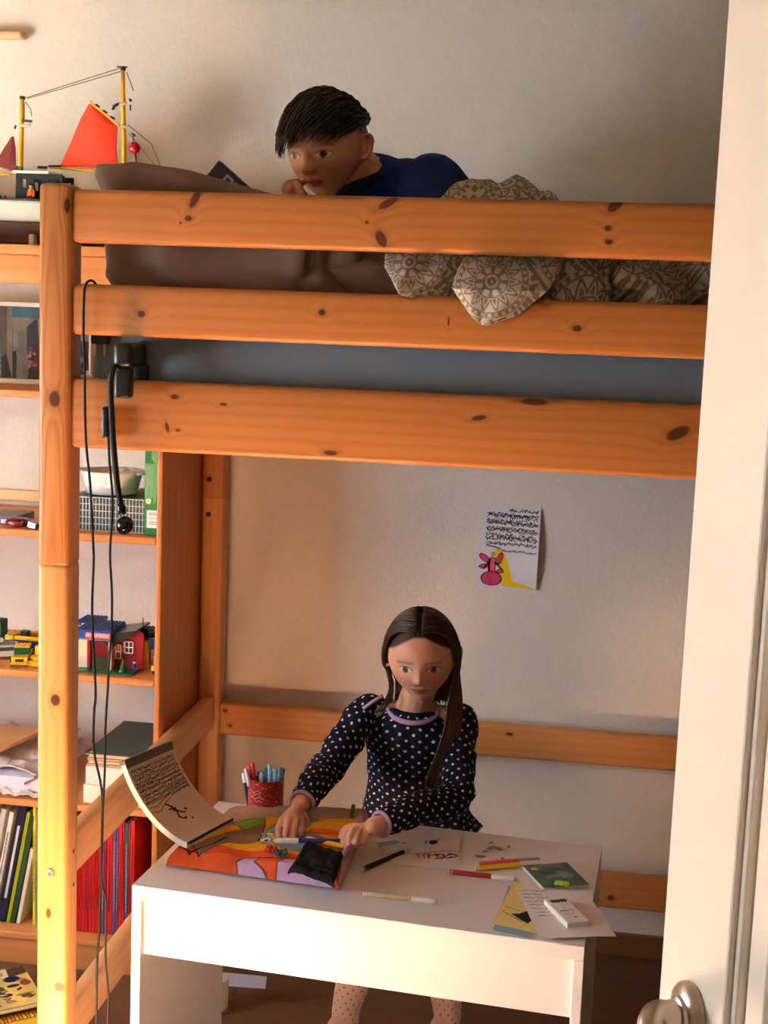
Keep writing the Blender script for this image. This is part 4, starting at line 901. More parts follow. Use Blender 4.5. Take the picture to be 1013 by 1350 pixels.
# ------------------------------------------------------------------ framed picture on the upper shelf
FX1 = at(121, 470, .93).x; FX0 = -.80; FZ1 = at(25, 398, .93).z
fr_ = thing('framed_picture', 'wide glazed framed picture leaning on the upper shelf behind the post', 'picture', ((FX0+FX1)/2, .93, T2))
LFR = plain('pale_grey_frame', S(196, 182, 166), .4, .4)
bm = B()
for a_ in ((FX0, FX1, FZ1-.011, FZ1), (FX0, FX1, T2+.001, T2+.013), (FX0, FX0+.010, T2+.001, FZ1), (FX1-.006, FX1, T2+.001, FZ1)): box(bm, a_[0], a_[1], .925, .945, a_[2], a_[3], .0015)
build('frame', bm, LFR, fr_, False, False)
w, h = FX1-FX0-.012, FZ1-T2-.02; cv = Canvas(w, h, .0014, S(122, 104, 90))
def fx(px, py): q = at(px, py, .935); return (q.x-FX0-.006, q.z-T2-.01)
n = fbm(cv.X, cv.Y, 31, 4, 14)
cv.poly([fx(15, 398), fx(60, 400), fx(125, 400), fx(125, 430), fx(15, 425)], S(84, 134, 142)); cv.poly([fx(15, 418), fx(130, 424), fx(125, 510), fx(18, 510)], S(168, 152, 136))
cv.poly([fx(0, 470), fx(20, 462), fx(24, 500), fx(0, 505)], S(70, 52, 36)); cv.poly([fx(32, 432), fx(48, 420), fx(52, 470), fx(36, 478)], S(64, 62, 84)); cv.poly([fx(20, 505), fx(22, 440), fx(34, 430), fx(34, 505)], S(150, 142, 130))
cv.poly([fx(34, 505), fx(40, 468), fx(60, 450), fx(122, 450), fx(122, 505)], S(92, 48, 48)); cv.poly([fx(0, 500), fx(125, 496), fx(125, 512), fx(0, 512)], S(86, 46, 30)); cv.poly([fx(8, 400), fx(15, 400), fx(15, 500), fx(8, 470)], S(166, 148, 128))
r2 = random.Random(2)
for k in range(60):
    q = fx(r2.uniform(36, 122), r2.uniform(458, 503)); cv.ell(*q, r2.uniform(.003, .008), r2.uniform(.003, .007), random.choice([S(196, 110, 110), S(150, 70, 70), S(60, 40, 48), S(214, 170, 160), S(40, 36, 40)]))
cv.C = np.clip(cv.C*(1+.16*n[..., None]), 0, 1)
Mx = frame_from((FX0+.006, .940, T2+.010), (1, 0, 0), (0, 0, 1)); sheet('print', cv, flat_map(Mx), .002, vcol('poster_print', .6), fr_, None, False)
t = MT('picture_glass', .03, .5); tr = t.new('ShaderNodeBsdfTransparent'); mx = t.new('ShaderNodeMixShader'); gl = t.new('ShaderNodeBsdfGlossy'); gl.inputs['Roughness'].default_value = .03
fz = t.new('ShaderNodeFresnel'); fz.inputs[0].default_value = 1.5; t.nt.links.new(fz.outputs[0], mx.inputs[0]); t.nt.links.new(tr.outputs[0], mx.inputs[1]); t.nt.links.new(gl.outputs[0], mx.inputs[2])
t.nt.links.new(mx.outputs[0], t.nt.nodes['Material Output'].inputs['Surface'])
bm = B(); box(bm, FX0+.004, FX1-.004, .934, .936, T2+.006, FZ1-.006); build('glass', bm, t.m, fr_, False, False)
# ------------------------------------------------------------------ second shelf
g0 = at(190, 700, .70); g1 = at(212, 706, .70)
gx0, gx1 = g0.x, SX1-.0145; gb = thing('game_box', 'tall green cardboard box with a white barcode label at the right shelf end', 'box', ((gx0+gx1)/2, .72, T3))
gtop = at(200, 575, .70).z
bm = B(); box(bm, gx0, gx1, .70, .95, T3+.0005, gtop, .001); build('carton', bm, plain('green_carton', S(40, 118, 50), .45, .35), gb, False, False)
cv = Canvas(gx1-gx0-.001, gtop-T3-.002, .0008, S(42, 122, 52)); w, h = cv.w, cv.h; LG = S(130, 176, 122); r2 = random.Random(8)
z_ = lambda py: at(200, py, .70).z-T3-.001
for k in range(5): cv.line([(w*(.10+.055*k*2), z_(612+3*(k % 2))), (w*(.10+.11*k), z_(652-6*(k % 3)))], .0016, LG, .8)
for k in range(9):
    xx = w*(.06+.10*k)
    y_ = z_(612)
    while y_ > z_(664-5*(k % 3)): l = r2.uniform(.003, .008); cv.line([(xx, y_), (xx, y_-l)], .0022, LG, .75); y_ -= l+.0018
for k in range(4): cv.line([(w*(.5+.1*k), z_(596)), (w*(.5+.1*k), z_(606+2*k))], .0024, LG, .8)
cv.ell(w*.27, z_(661), .0058, .0058, S(226, 216, 190)); cv.ell(w*.27, z_(661), .0020, .0020, S(214, 120, 120))
cv.poly([(w*.17, z_(673)), (w*.95, z_(673)), (w*.95, z_(696)), (w*.17, z_(696))], S(232, 224, 226))
for py in (676.5, 678.5, 688.5, 691): cv.line([(w*.3, z_(py)), (w*.88, z_(py))], .0018, S(130, 106, 128))
cv.line([(w*.3, z_(683.5)), (w*.88, z_(683.5))], .0035, S(190, 176, 186))
Mx = frame_from((gx0+.0005, .6995, T3+.001), (1, 0, 0), (0, 0, 1)); sheet('carton_print', cv, flat_map(Mx), .0004, vcol('carton_print', .4, .4), gb, None, False)
bx0, bx1 = at(104, 690, .72).x-.03, gx0-.003; bz1 = at(150, 657, .72).z
bk_ = thing('wire_basket', 'low grey wire mesh basket under the white oval dish', 'basket', ((bx0+bx1)/2, .80, T3))
GW = plain('grey_wire', S(196, 196, 190), .4, .4, .3); GI = plain('dark_grey_liner', S(92, 96, 100), .7)
bm = B(); box(bm, bx0+.003, bx1-.003, .724, .94, T3+.004, bz1-.004, .001); build('basket_filling', bm, GI, bk_, False, False)
bm = B()
nx_ = 24
for k in range(nx_+1): x = bx0+(bx1-bx0)*k/nx_; box(bm, x-.0008, x+.0008, .7195, .7212, T3+.001, bz1)
for k in range(6): z = T3+.0015+(bz1-T3-.002)*k/5; box(bm, bx0, bx1, .7190, .7205, z-.0008, z+.0008)
for k in range(9): y = .72+.225*k/8; box(bm, bx0-.0008, bx0+.0008, y-.0008, y+.0008, T3+.001, bz1); box(bm, bx1-.0008, bx1+.0008, y-.0008, y+.0008, T3+.001, bz1)
for k in range(nx_+1): x = bx0+(bx1-bx0)*k/nx_; box(bm, x-.0007, x+.0007, .72, .945, bz1-.0022, bz1-.0008)
build('wire_mesh', bm, GW, bk_, False, False)
dl, dr = at(108, 630, .80), at(188, 630, .80); dc = (dl.x+dr.x)/2; drx = (dr.x-dl.x)/2*1.0
dish = thing('oval_dish', 'white oval baking dish standing on the grey wire basket', 'dish', (dc, .80, bz1+.0012))
DH_ = at(150, 620, .80).z-bz1
def ovalrow(f, z, n=56): a_ = np.linspace(0, 2*PI, n, endpoint=False); return np.stack([drx*f*np.cos(a_), .075*f*np.sin(a_), 0*a_+z], -1)
P = np.stack([ovalrow(f, z) for f, z in ((.70, 0), (.80, .002), (.88, DH_*.5), (.95, DH_*.88), (1.0, DH_*.95), (1.0, DH_), (.94, DH_), (.86, DH_*.6), (.76, .006), (.4, .005), (.02, .005))]); P = P.copy()
CER = plain('white_glaze', S(226, 228, 232), .15, .6); grid_mesh('bowl', P, CER, dish, True, cap=True)
bm = B()
for sd in (-1, 1): tube(bm, [(sd*drx*.93, -.026, DH_*.92), (sd*drx*1.10, -.018, DH_*.94), (sd*drx*1.13, 0, DH_*.95), (sd*drx*1.10, .018, DH_*.94), (sd*drx*.93, .026, DH_*.92)], .004, 8, 3)
build('handles', bm, CER, dish, True)
bm = B(); lathe(bm, [(.0, -.001), (.014, 0), (.010, .006), (.004, .009)], 16, Matrix.Translation((.016, .03, DH_-.004))); build('spoon_rest', bm, CER, dish, True)
q0_, q1_ = at(-6, 688, .74), at(22, 688, .74)
gbx = thing('small_grey_box', 'small grey box with a white label lying on the second shelf', 'box', (q0_.x, .76, T3)); gbx.name = 'grey_box'
bm = B(); box(bm, q0_.x-.03, q1_.x, .735, .84, T3+.0005, T3+.020, .002); build('box_body', bm, plain('slate_box', S(104, 100, 112), .5), gbx, False, False)
lb0, lb1 = at(1, 685, .735).x, at(10, 685, .735).x; bm = B(); box(bm, lb0, lb1, .7342, .7352, T3+.003, T3+.012); build('label', bm, plain('white_label', S(236, 226, 232), .4), gbx, False, False)
fp = at(30, 690, .725); foil = thing('foil_packet', 'crumpled burgundy foil packet beside the small grey box', 'packet', (fp.x, .725, T3))
f0_, f1_ = at(9, 690, .72).x, at(49, 694, .72).x
lump('wrapper', ((f0_+f1_)/2-.006, .722, T3+.010), ((f1_-f0_)/2-.006, .030, .0095), plain('burgundy_foil', S(116, 20, 44), .22, .6, .2), foil, .8, .0022, 9, 33, 60, 30)
tw = at(38, 687, .70); bm = B(); prism(bm, [(-.004, -.012), (.016, -.016), (.020, .004), (.008, .012), (-.006, .008)], 0, .012, Matrix.Translation((tw.x, .712, T3+.003)) @ Matrix.Rotation(.2, 4, 'Y')); build('twisted_end', bm, plain('plum_clear_foil', S(96, 50, 76), .08, .8), foil, False, False)
# ------------------------------------------------------------------ building-brick toys on the third shelf
def studs(bm, x0, x1, y0, y1, z, p=.008):
    nx_, ny_ = max(1, int((x1-x0)/p+.2)), max(1, int((y1-y0)/p+.2))
    for i in range(nx_):
        for j in range(ny_): lathe(bm, [(.0025, z), (.0025, z+.0018)], 8, Matrix.Translation((x0+(i+.5)*(x1-x0)/nx_, y0+(j+.5)*(y1-y0)/ny_, 0)))
BR = {n: plain('brick_'+n, c, .3, .5) for n, c in dict(red=S(140, 24, 30), blue=S(36, 70, 150), black=S(30, 30, 32), green=S(20, 104, 60), yellow=S(240, 190, 30), white=S(230, 226, 220), dgreen=S(24, 90, 46), grey=S(120, 120, 124), tan=S(196, 172, 130), orange=S(226, 96, 40), clear=S(70, 80, 96), cream=S(226, 204, 180)).items()}
def bp(nm, root, m, *bxs, st=False):
    lc = root['category'] in ('toy car', 'toy van', 'toy truck', 'toy vehicle', 'toy brick', 'x')
    bm = B()
    for b_ in bxs:
        box(bm, *b_, .0006, 1)
        if st: studs(bm, b_[0], b_[1], b_[2], b_[3], b_[5])
    return build(nm, bm, BR[m], root, False, lc)
def X3(px, Y): return at(px, 860, Y).x
z4 = T4
def zz(py, Y): return at(150, py, Y).z
gar = thing('brick_garage', 'toy brick garage with dark red walls and a blue roof on the third shelf', 'toy building', (X3(150, .76), .78, z4))
gx = [X3(px, .715) for px in (108, 128, 142, 146, 155)]
bp('baseplate', gar, 'green', (X3(98, .70), X3(176, .70), .700, .86, z4+.0005, z4+.0035), st=False)
bm = B(); studs(bm, X3(100, .70), X3(174, .70), .702, .74, z4+.0035); build('baseplate_studs', bm, BR['green'], gar)
gx0_, gx1_ = X3(115, .73), X3(146, .73); rz = zz(846, .73)
bp('pillar', gar, 'red', (gx0_, gx0_+.007, .73, .745, z4+.0036, rz)); bp('pillar', gar, 'red', (gx1_-.007, gx1_, .73, .745, z4+.0036, rz)); bp('back_wall', gar, 'red', (gx0_-.02, gx1_+.06, .83, .838, z4+.0036, rz+.01))
bp('left_wall', gar, 'cream', (X3(103, .73), gx0_-.0005, .732, .74, z4+.0036, rz)); bp('door_post', gar, 'white', (X3(143, .722), X3(146.5, .722), .722, .7295, z4+.0036, rz-.001))
bp('lintel', gar, 'grey', (X3(100, .73), gx1_+.001, .728, .745, rz, rz+.004))
bp('flat_roof', gar, 'blue', (X3(100, .73), gx1_, .728, .83, rz+.0042, zz(832, .73)), st=True)
sg0, sg1 = X3(112, .727), X3(145, .727); cv = Canvas(sg1-sg0, .012, .0006, S(226, 96, 96)); r2 = random.Random(77)
for k in range(12): cv.line([((.06+.075*k)*cv.w, .003), ((.06+.075*k+r2.uniform(0, .03))*cv.w, .009)], .0018, S(240, 226, 222))
Mx = frame_from((sg0, .7272, zz(843, .727)), (1, 0, 0), (0, 0, 1)); sheet('sign', cv, flat_map(Mx), .001, vcol('brick_sign', .4), gar, None, False)
bp('upper_roof', gar, 'blue', (X3(100, .80), X3(128, .80), .79, .87, rz+.018, zz(822, .80)), st=True)
bp('roof_plate', gar, 'white', (X3(108, .789), X3(115, .789), .786, .7895, zz(831, .789), zz(824, .789)))
def gable(nm, m, xl, xr, xa, y0, y1, zb, za, th=.004):
    bm = B(); prism(bm, [(xl, zb), (xa, za), (xr, zb), (xr, zb-th), (xa, za-th), (xl, zb-th)], 0, y1-y0, Matrix.Translation((0, y1, 0)) @ Matrix.Rotation(PI/2, 4, 'X'))
    n_ = 7
    for j in range(n_):
        for sd in (0, 1):
            for i in range(4):
                f = (i+.5)/4; a_, b_ = ((xl, zb), (xa, za)) if sd == 0 else ((xa, za), (xr, zb))
                box(bm, a_[0]+(b_[0]-a_[0])*f-.003, a_[0]+(b_[0]-a_[0])*f+.003, y0+(y1-y0)*(j+.1)/n_, y0+(y1-y0)*(j+.8)/n_, a_[1]+(b_[1]-a_[1])*f, a_[1]+(b_[1]-a_[1])*f+.003)
    return build(nm, bm, BR[m], gar, False, False)
hx0, hx1 = X3(147, .735), X3(186, .735); ha = X3(178, .735)
bm = B(); prism(bm, [(hx0, z4+.0036), (hx1, z4+.0036), (hx1, zz(836, .735)), (ha, zz(832, .735)), (hx0, zz(851, .735))], 0, .006, Matrix.Translation((0, .757, 0)) @ Matrix.Rotation(PI/2, 4, 'X')); build('gable_wall', bm, BR['red'], gar, False, False)
bm = B(); prism(bm, [(X3(128, .74), zz(839, .745)), (ha, zz(829, .745)), (ha, zz(832, .745)), (hx0, zz(853, .745)), (X3(134, .74), zz(846, .745))], 0, .1, Matrix.Translation((0, .84, 0)) @ Matrix.Rotation(PI/2, 4, 'X')); build('black_roof', bm, BR['black'], gar, False, False)
bp('rear_roof', gar, 'black', (X3(152, .80), X3(207, .80), .79, .86, zz(836, .80), zz(830, .80)), st=True)
for wx0, wx1, y0_, y1_ in ((152, 160, 849, 868), (164, 176, 844, 860)):
    a_, b_ = X3(wx0, .748), X3(wx1, .748); c_, d_ = zz(y1_, .748), zz(y0_, .748)
    bm = B()
    for q_ in ((a_, b_, d_-.002, d_), (a_, b_, c_, c_+.002), (a_, a_+.002, c_, d_), (b_-.002, b_, c_, d_), ((a_+b_)/2-.0008, (a_+b_)/2+.0008, c_, d_), (a_, b_, (c_+d_)/2-.0008, (c_+d_)/2+.0008)): box(bm, q_[0], q_[1], .746, .7505, q_[2], q_[3])
    build('brick_window', bm, BR['white'], gar, False, False)
bm = B(); q = at(188.5, 830, .79); tube(bm, [(q.x, .79, zz(832, .79)), (q.x, .79, zz(812, .79))], .0012, 8); build('antenna', bm, BR['black'], gar, False, False)
tb = at(162, 874, .712); tree = thing('toy_tree', 'small dark green toy fir tree on the baseplate before the garage', 'toy tree', (tb.x, .714, z4+.0036))
bm = B()
for k in range(6): z0_ = .002+k*.0048; lathe(bm, [(.0105-.0016*k, z0_), (.0085-.0015*k, z0_+.0042), (.001, z0_+.0072)], 12)
build('tree_cone', bm, BR['dgreen'], tree, True, angle=40)
mf = at(177, 872, .722); mfg = thing('toy_figure', 'blue toy brick figure standing right of the small fir tree', 'toy figure', (mf.x, .724, z4+.0038)); fig('minifig', mfg, .86, S(34, 60, 130), S(30, 50, 116), S(220, 180, 60), S(36, 50, 90))
yb0 = X3(183, .77); ybh = thing('brick_shed', 'yellow and blue brick shed behind the toy figure', 'toy building', (yb0, .80, z4))
bp('shed_wall', ybh, 'yellow', (yb0-.006, yb0+.018, .775, .79, z4+.0006, zz(842, .78))); bp('blue_panel', ybh, 'blue', (X3(196, .772), X3(203, .772), .770, .7745, zz(852, .772), zz(838, .772)))
bp('shed_pane', ybh, 'clear', (X3(176, .772), X3(186, .772), .770, .7745, zz(845, .772), zz(835, .772)))
def wheel(root, x, y, z, r=.006, w=.006, axis='Y'):
    M = Matrix.Translation((x, y, z)) @ Matrix.Rotation(PI/2, 4, 'X' if axis == 'Y' else 'Y')
    bm = B(); lathe(bm, [(r*.6, -w/2), (r, -w/2+.0008), (r, w/2-.0008), (r*.6, w/2)], 18, M); o = build('wheel', bm, BR['black'], root, True, angle=40)
    bm = B(); lathe(bm, [(r*.5, -w/2-.0004), (r*.5, w/2+.0004)], 12, M); build('hub', bm, BR['grey'], o, True, angle=40)
def car(name, label, x, y, rz, sc, body, cab, roof, extra=None):
    r = thing(name, label, 'toy car', (x, y, z4), rz); k = sc
    bp('chassis', r, 'black', (-.016*k, .016*k, -.034*k, .034*k, .004*k, .0085*k))
    bp('hood', r, body, (-.0155*k, .0155*k, -.034*k, -.006*k, .009*k, .0185*k)); bp('body', r, body, (-.0155*k, .0155*k, -.0055*k, .034*k, .009*k, .020*k))
    bm = B(); prism(bm, [(-.010*k, .0188*k), (.0155*k, .0188*k), (.0155*k, .030*k), (-.002*k, .030*k)], -.0145*k, .0145*k, Matrix(((0, 0, 1, 0), (1, 0, 0, 0), (0, 1, 0, 0), (0, 0, 0, 1)))); build('windscreen', bm, BR[cab], r, False)
    bp('roof', r, roof, (-.015*k, .015*k, -.003*k, .020*k, .0302*k, .0345*k), st=True)
    bp('grille', r, 'black', (-.008*k, .008*k, -.0352*k, -.0342*k, .0105*k, .016*k)); bp('bumper', r, body, (-.0165*k, .0165*k, -.0385*k, -.0355*k, .005*k, .0098*k))
    for sx in (-1, 1):
        for sy in (-.021, .021): wheel(r, sx*.0165*k, sy*k, .0075*k, .0075*k, .006*k, 'X')
    return r
car('toy_car', 'yellow toy brick car facing front beside the pine post', X3(27, .735), .745, .25, 1.18, 'yellow', 'dgreen', 'yellow')
van = thing('toy_van', 'white toy brick van at the left end of the third shelf', 'toy van', (X3(3, .76), .775, z4), .55)
bp('van_body', van, 'white', (-.05, .030, -.02, .02, .008, .034)); bp('window_strip', van, 'clear', (-.03, .018, -.0206, .0206, .021, .030)); bp('roof', van, 'grey', (-.05, .022, -.0205, .0205, .0342, .0375), st=True); bp('nose', van, 'white', (.0302, .046, -.019, .019, .008, .020)); bp('roof_dome', van, 'white', (-.018, -.004, -.008, .008, .0395, .047))
for sx in (-.03, .026):
    for sy in (-.0215, .0215): wheel(van, sx, sy, .0072, .0072, .006, 'Y')
yt = thing('toy_truck', 'yellow and blue toy brick truck parked behind the yellow car', 'toy truck', (X3(36, .84), .85, z4)); tx = 0
bp('chassis', yt, 'black', (-.05, .06, -.02, .02, .005, .010)); bp('cargo_bed', yt, 'blue', (-.03, .06, -.02, .02, .0102, .030), st=True); bp('cab', yt, 'yellow', (-.052, -.031, -.019, .019, .0102, .040), st=True); bp('side_rail', yt, 'yellow', (-.028, .058, -.021, -.0202, .031, .041), (-.028, .058, .0202, .021, .031, .041)); bp('crate', yt, 'black', (-.018, .0, -.010, .008, .0325, .050))
for sx in (-.036, .0, .045):
    for sy in (-.0215, .0215): wheel(yt, sx, sy, .0075, .0075, .006, 'Y')
yl = thing('toy_loader', 'yellow toy loader half hidden behind the pine post', 'toy vehicle', (X3(45, .72), .73, z4))
bp('loader_body', yl, 'yellow', (-.010, .022, -.008, .030, .008, .022), st=True); bp('loader_cab', yl, 'yellow', (-.004, .016, .004, .024, .0242, .044)); bp('bucket', yl, 'yellow', (-.012, .024, -.018, -.010, .002, .014))
for sx in (-.006, .018):
    for sy in (-.002, .022): wheel(yl, sx, sy, .006, .006, .005, 'Y')
gr_ = thing('green_brick_block', 'green toy brick stack at the far left of the third shelf', 'toy brick', (X3(-2, .92), .92, z4)); gr_.name = 'toy_brick_stack'; bp('block', gr_, 'green', (-.03, .015, -.02, .02, .0005, .055), st=True)
fe = thing('toy_fire_engine', 'orange and yellow toy engine at the right end of the third shelf', 'toy truck', (X3(207, .72), .73, z4)); hw = SX1-.0147-X3(207, .72)
bp('engine_chassis', fe, 'black', (-.012, hw-.002, -.008, .06, .006, .011)); bp('engine_front', fe, 'yellow', (-.0125, hw-.002, -.012, .02, .0112, .022)); bp('engine_cab', fe, 'orange', (-.010, hw-.002, -.004, .05, .0222, .044), st=True)
for sy in (.0, .045): wheel(fe, -.010, sy, .0068, .0068, .005, 'X')
# ------------------------------------------------------------------ fourth shelf: boxes, folder, papers
wx0 = at(112, 1050, .70).x; wx1 = SX1-.0147
def slab(name, label, cat, x0, x1, y0, y1, z0, z1, m, group=None, bev=.001):
    r = bpy.data.meshes.new('t'); bm = B(); box(bm, x0, x1, y0, y1, z0, z1, bev); bpy.data.meshes.remove(r)
    return tag(build(name, bm, m, None, False, False), label, cat, group)
zt = [T6+.0005, zz(1036, .70), zz(1012, .70)]
WB = plain('white_card', S(232, 222, 214), .6)
slab('white_box', 'lower flat white box of the stack on the fourth shelf', 'box', wx0-.002, wx1, .695, .93, zt[0], zt[1]-.0006, WB)
slab('white_box', 'upper flat white box directly under the folded cardboard sheets', 'box', wx0+.002, wx1, .697, .93, zt[1], zt[2]-.0006, WB)
bz = zz(998, .70)
for k in range(4):
    z0_ = zt[2]+(bz-zt[2])*k/4; slab('cardboard_sheet', 'thin beige cardboard sheet between the white boxes and the green folder', 'cardboard', wx0+.004+.003*(k % 2), wx1, .698+.002*k, .93, z0_, z0_+(bz-zt[2])/4-.0006, plain('beige_card%d' % (k % 2), (S(196, 160, 124), S(220, 196, 170))[k % 2], .7), 'cardboard sheets in the stack')
fo = thing('folder', 'dark green folder on top of the stack on the fourth shelf', 'folder', (wx0+.1, .82, bz))
bm = B(); prism(bm, [(wx0+.002, .690), (wx1, .690), (wx1, .945), (wx0+.006, .945)], bz+.006, bz+.0085); build('folder_cover', bm, plain('dark_green_folder', S(62, 84, 78), .5), fo, False, False)
bm = B(); prism(bm, [(wx0+.003, .692), (wx1, .692), (wx1, .943), (wx0+.007, .943)], bz+.0005, bz+.0059); build('folder_pages', bm, plain('beige_pages', S(206, 178, 150), .8), fo, False, False)
bm = B(); box(bm, wx0+.012, wx0+.024, .694, .699, bz+.0086, bz+.0092); build('folder_tag', bm, plain('white_label', S(236, 226, 232), .4), fo, False, False)
st0 = at(112, 995, .69); bm = B(); box(bm, wx0-.001, wx0+.012, .6885, .6915, bz+.0005, bz+.0035); build('elastic_clip', bm, plain('dark_clip', S(60, 48, 40), .5), fo, False, False)
pl0, pl1 = -.62, at(50, 1040, .72).x+.012
cvp = Canvas(pl1-pl0, .24, .004, S(216, 214, 222)); n = fbm(cvp.X, cvp.Y, 14, 3, 9)
r2 = random.Random(6)
for k in range(26): cvp.ell(r2.uniform(.1, cvp.w), r2.uniform(.02, .23), r2.uniform(.004, .012), .003, S(120, 120, 130), r2.uniform(0, 3), .6)
ps = thing('paper_pile', 'loose pile of drawings and papers left on the fourth shelf', 'papers', ((pl0+pl1)/2, .8, T6))
sheet('top_sheet', cvp, lambda U, V: (pl0+U, .715+V, T6+.052+.012*fbm(U, V, 15, 3, 5)+.03*V/.24), .002, vcol('paper_print', .85, .1), ps, S(210, 208, 214), False)
cv2 = Canvas(pl1-pl0+.01, .25, .004, S(206, 204, 226)); sheet('paper_sheaf', cv2, lambda U, V: (pl0+U, .705+V, T6+.044+.02*V/.24), .034, vcol('paper_print', .85, .1), ps, S(210, 206, 222), False)
ct = thing('crumpled_paper', 'crumpled white printed paper at the front edge of the fourth shelf', 'paper', (at(20, 1050, .69).x, .69, T6))
cv3 = Canvas(.17, .07, .0014, S(228, 222, 220)); 
for k in range(7): cv3.line([(.120+.006*k, .018+.006*(k % 2)), (.124+.006*k, .030)], .003, S(70, 80, 100))
xr = at(49, 1050, .69).x+.012
sheet('paper_leaf', cv3, lambda U, V: (xr-.17+U, .684+V, T6+.006+.008*np.abs(fbm(U, V, 17, 3, 14))+V*.3*np.clip(1-U/.2, 0, 1)), .001, vcol('paper_print', .85, .1), ct, None, False)
gp0 = at(39, 1035, .705); gfo = thing('grey_pamphlet', 'bent grey pamphlet sticking out right of the paper pile', 'pamphlet', (gp0.x, .71, T6)); cvg = Canvas(.04, .11, .003, S(124, 112, 110))
sheet('pamphlet_leaf', cvg, lambda U, V: (gp0.x-.012+U, .700+V, T6+.030+U*.55+.006*np.sin(V*60)), .004, vcol('paper_print', .85, .1), gfo, S(150, 140, 140), False)
wb0 = at(31, 968, .9); wbd = thing('wooden_board', 'flat pale wooden board lying on top of the paper pile', 'board', (wb0.x-.1, .8, T6+.09))
bm = B(); prism(bm, [(-.14, -.07), (.02, -.07), (.085, .09), (-.14, .10)], 0, .008, Matrix.Translation((at(20, 985, .80).x-.045, .80, T6+.086)) @ Matrix.Rotation(.10, 4, 'X')); build('board', bm, pine('pine_board', 0, S(190, 142, 90), S(220, 176, 120), [], 1, 120, .4, 71.), wbd, False, False)
# ------------------------------------------------------------------ bottom shelf: books
def spine_book(label, xb, w, h, dep, lean, cover, pages=None, y0=.72, group=None, text=None, cat='book'):
    M = Matrix.Translation((xb, y0, T5+.0006)) @ Matrix.Rotation(lean, 4, 'Y')
    if lean > 0: M = Matrix.Translation((xb, y0, T5+.0006+math.sin(lean)*w)) @ Matrix.Rotation(lean, 4, 'Y')
    r = thing('book', label, cat, (xb, y0, T5), group=group); m = plain('cover_%02x%02x%02x' % tuple(int(c*255) for c in cover), cover, .4, .35, var=.12, scale=60)
    bm = B(); box(bm, 0, w, 0, .004, 0, h, .0012, 2, M); box(bm, 0, .0014, .003, dep, 0, h, 0, 1, M); box(bm, w-.0014, w, .003, dep, 0, h, 0, 1, M); build('cover', bm, m, r, False, False)
    bm = B(); box(bm, .0016, w-.0016, .0042, dep-.003, .003, h-.003, 0, 1, M); build('pages', bm, plain('book_pages', pages or S(226, 214, 196), .85), r, False, False)
    if text:
        cv = Canvas(w*.6, h*.62, .0009, cover); rr_ = random.Random(len(label)+int(w*1e4)); y = .004
        while y < cv.h-.006: l = rr_.uniform(.003, .009); cv.line([(cv.w*.5, y), (cv.w*.5, y+l)], cv.w*.5, text); y += l+rr_.uniform(.0015, .004)
        Mx = M @ Matrix.Translation((w*.2, -.0006, h*.2)) @ Matrix.Rotation(PI/2, 4, 'X'); sheet('spine_title', cv, flat_map(Mx), .0005, vcol('spine_print', .5), r, None, False)
    return r
def xS(px, Y=.72): return at(px, 1205, Y).x
bh = zz(1070, .72)-T5
lb = [('cream paperback leaning at the far left of the lower shelf', -36, .012, .97, S(206, 196, 176), None), ('grey white book leaning left of the navy book', -25, .012, .95, S(196, 190, 186), None), ('white book leaning against the dark navy book', -14, .011, .93, S(222, 218, 214), S(110, 110, 120)),
      ('dark navy book with white spine lettering leaning to the right', -4, .020, 1.0, S(30, 28, 50), S(200, 200, 206)), ('yellow green book leaning right of the dark navy book', 8, .009, .94, S(150, 160, 40), None), ('dark green book leaning right of the yellow green one', 14, .010, .92, S(44, 72, 36), None), ('short white book leaning between the dark green book and the yellow spine', 21.2, .009, .64, S(206, 200, 190), None)]
for lab, px, w_, hf, cov, tx_ in lb: spine_book(lab, xS(px), w_, bh*hf, .19, math.radians(10.5), cov, None, .72, None, tx_)
ub = [('thin yellow spine standing upright next to the pine post', 43, .007, .98, S(214, 200, 40), S(90, 90, 60)), ('thin grey green book standing right of the yellow spine', 47.5, .0065, .96, S(120, 140, 130), None), ('pale cream picture book half behind the pine post', 51.8, .009, .95, S(216, 200, 170), S(150, 140, 120)), ('pale grey picture book behind the pine post', 57.6, .012, .95, S(206, 204, 200), None)]
for lab, px, w_, hf, cov, tx_ in ub: spine_book(lab, xS(px), w_, bh*hf, .19, .0, cov, None, .72, None, tx_)
rx = xS(86); R1, R2, PU_, TE = S(196, 30, 38), S(176, 22, 34), S(104, 72, 120), S(26, 96, 108)
seq = [(R1, .0085)]*3+[(R2, .008)]*2+[(R1, .0085), (R2, .008), (R1, .008), (R1, .008), (R2, .0075), (R1, .0075), (PU_, .0065), (R2, .006), (R1, .0135), (PU_, .0085), (PU_, .006), (R1, .0085), (R2, .006), (TE, .0085), (R2, .005), (R1, .010)]
k = 0
for cov, w_ in seq:
    if rx+w_ > SX1-.0147: break
    hh = bh*(.93+.02*math.sin(k*2.3))
    if cov == PU_: lab, g = ('thin violet comic between red comics on the lower shelf', 'violet comics on the lower shelf')
    elif cov == TE: lab, g = ('teal comic near the right end of the row of red comics', None)
    else: lab, g = ('red comic book standing in the row on the lower shelf', 'red comics on the lower shelf')
    spine_book(lab, rx, w_-.0006, hh, .20, 0., cov, None, .715, g, S(120, 14, 24) if cov in (R1, R2) else S(150, 130, 160), 'comic'); rx += w_; k += 1
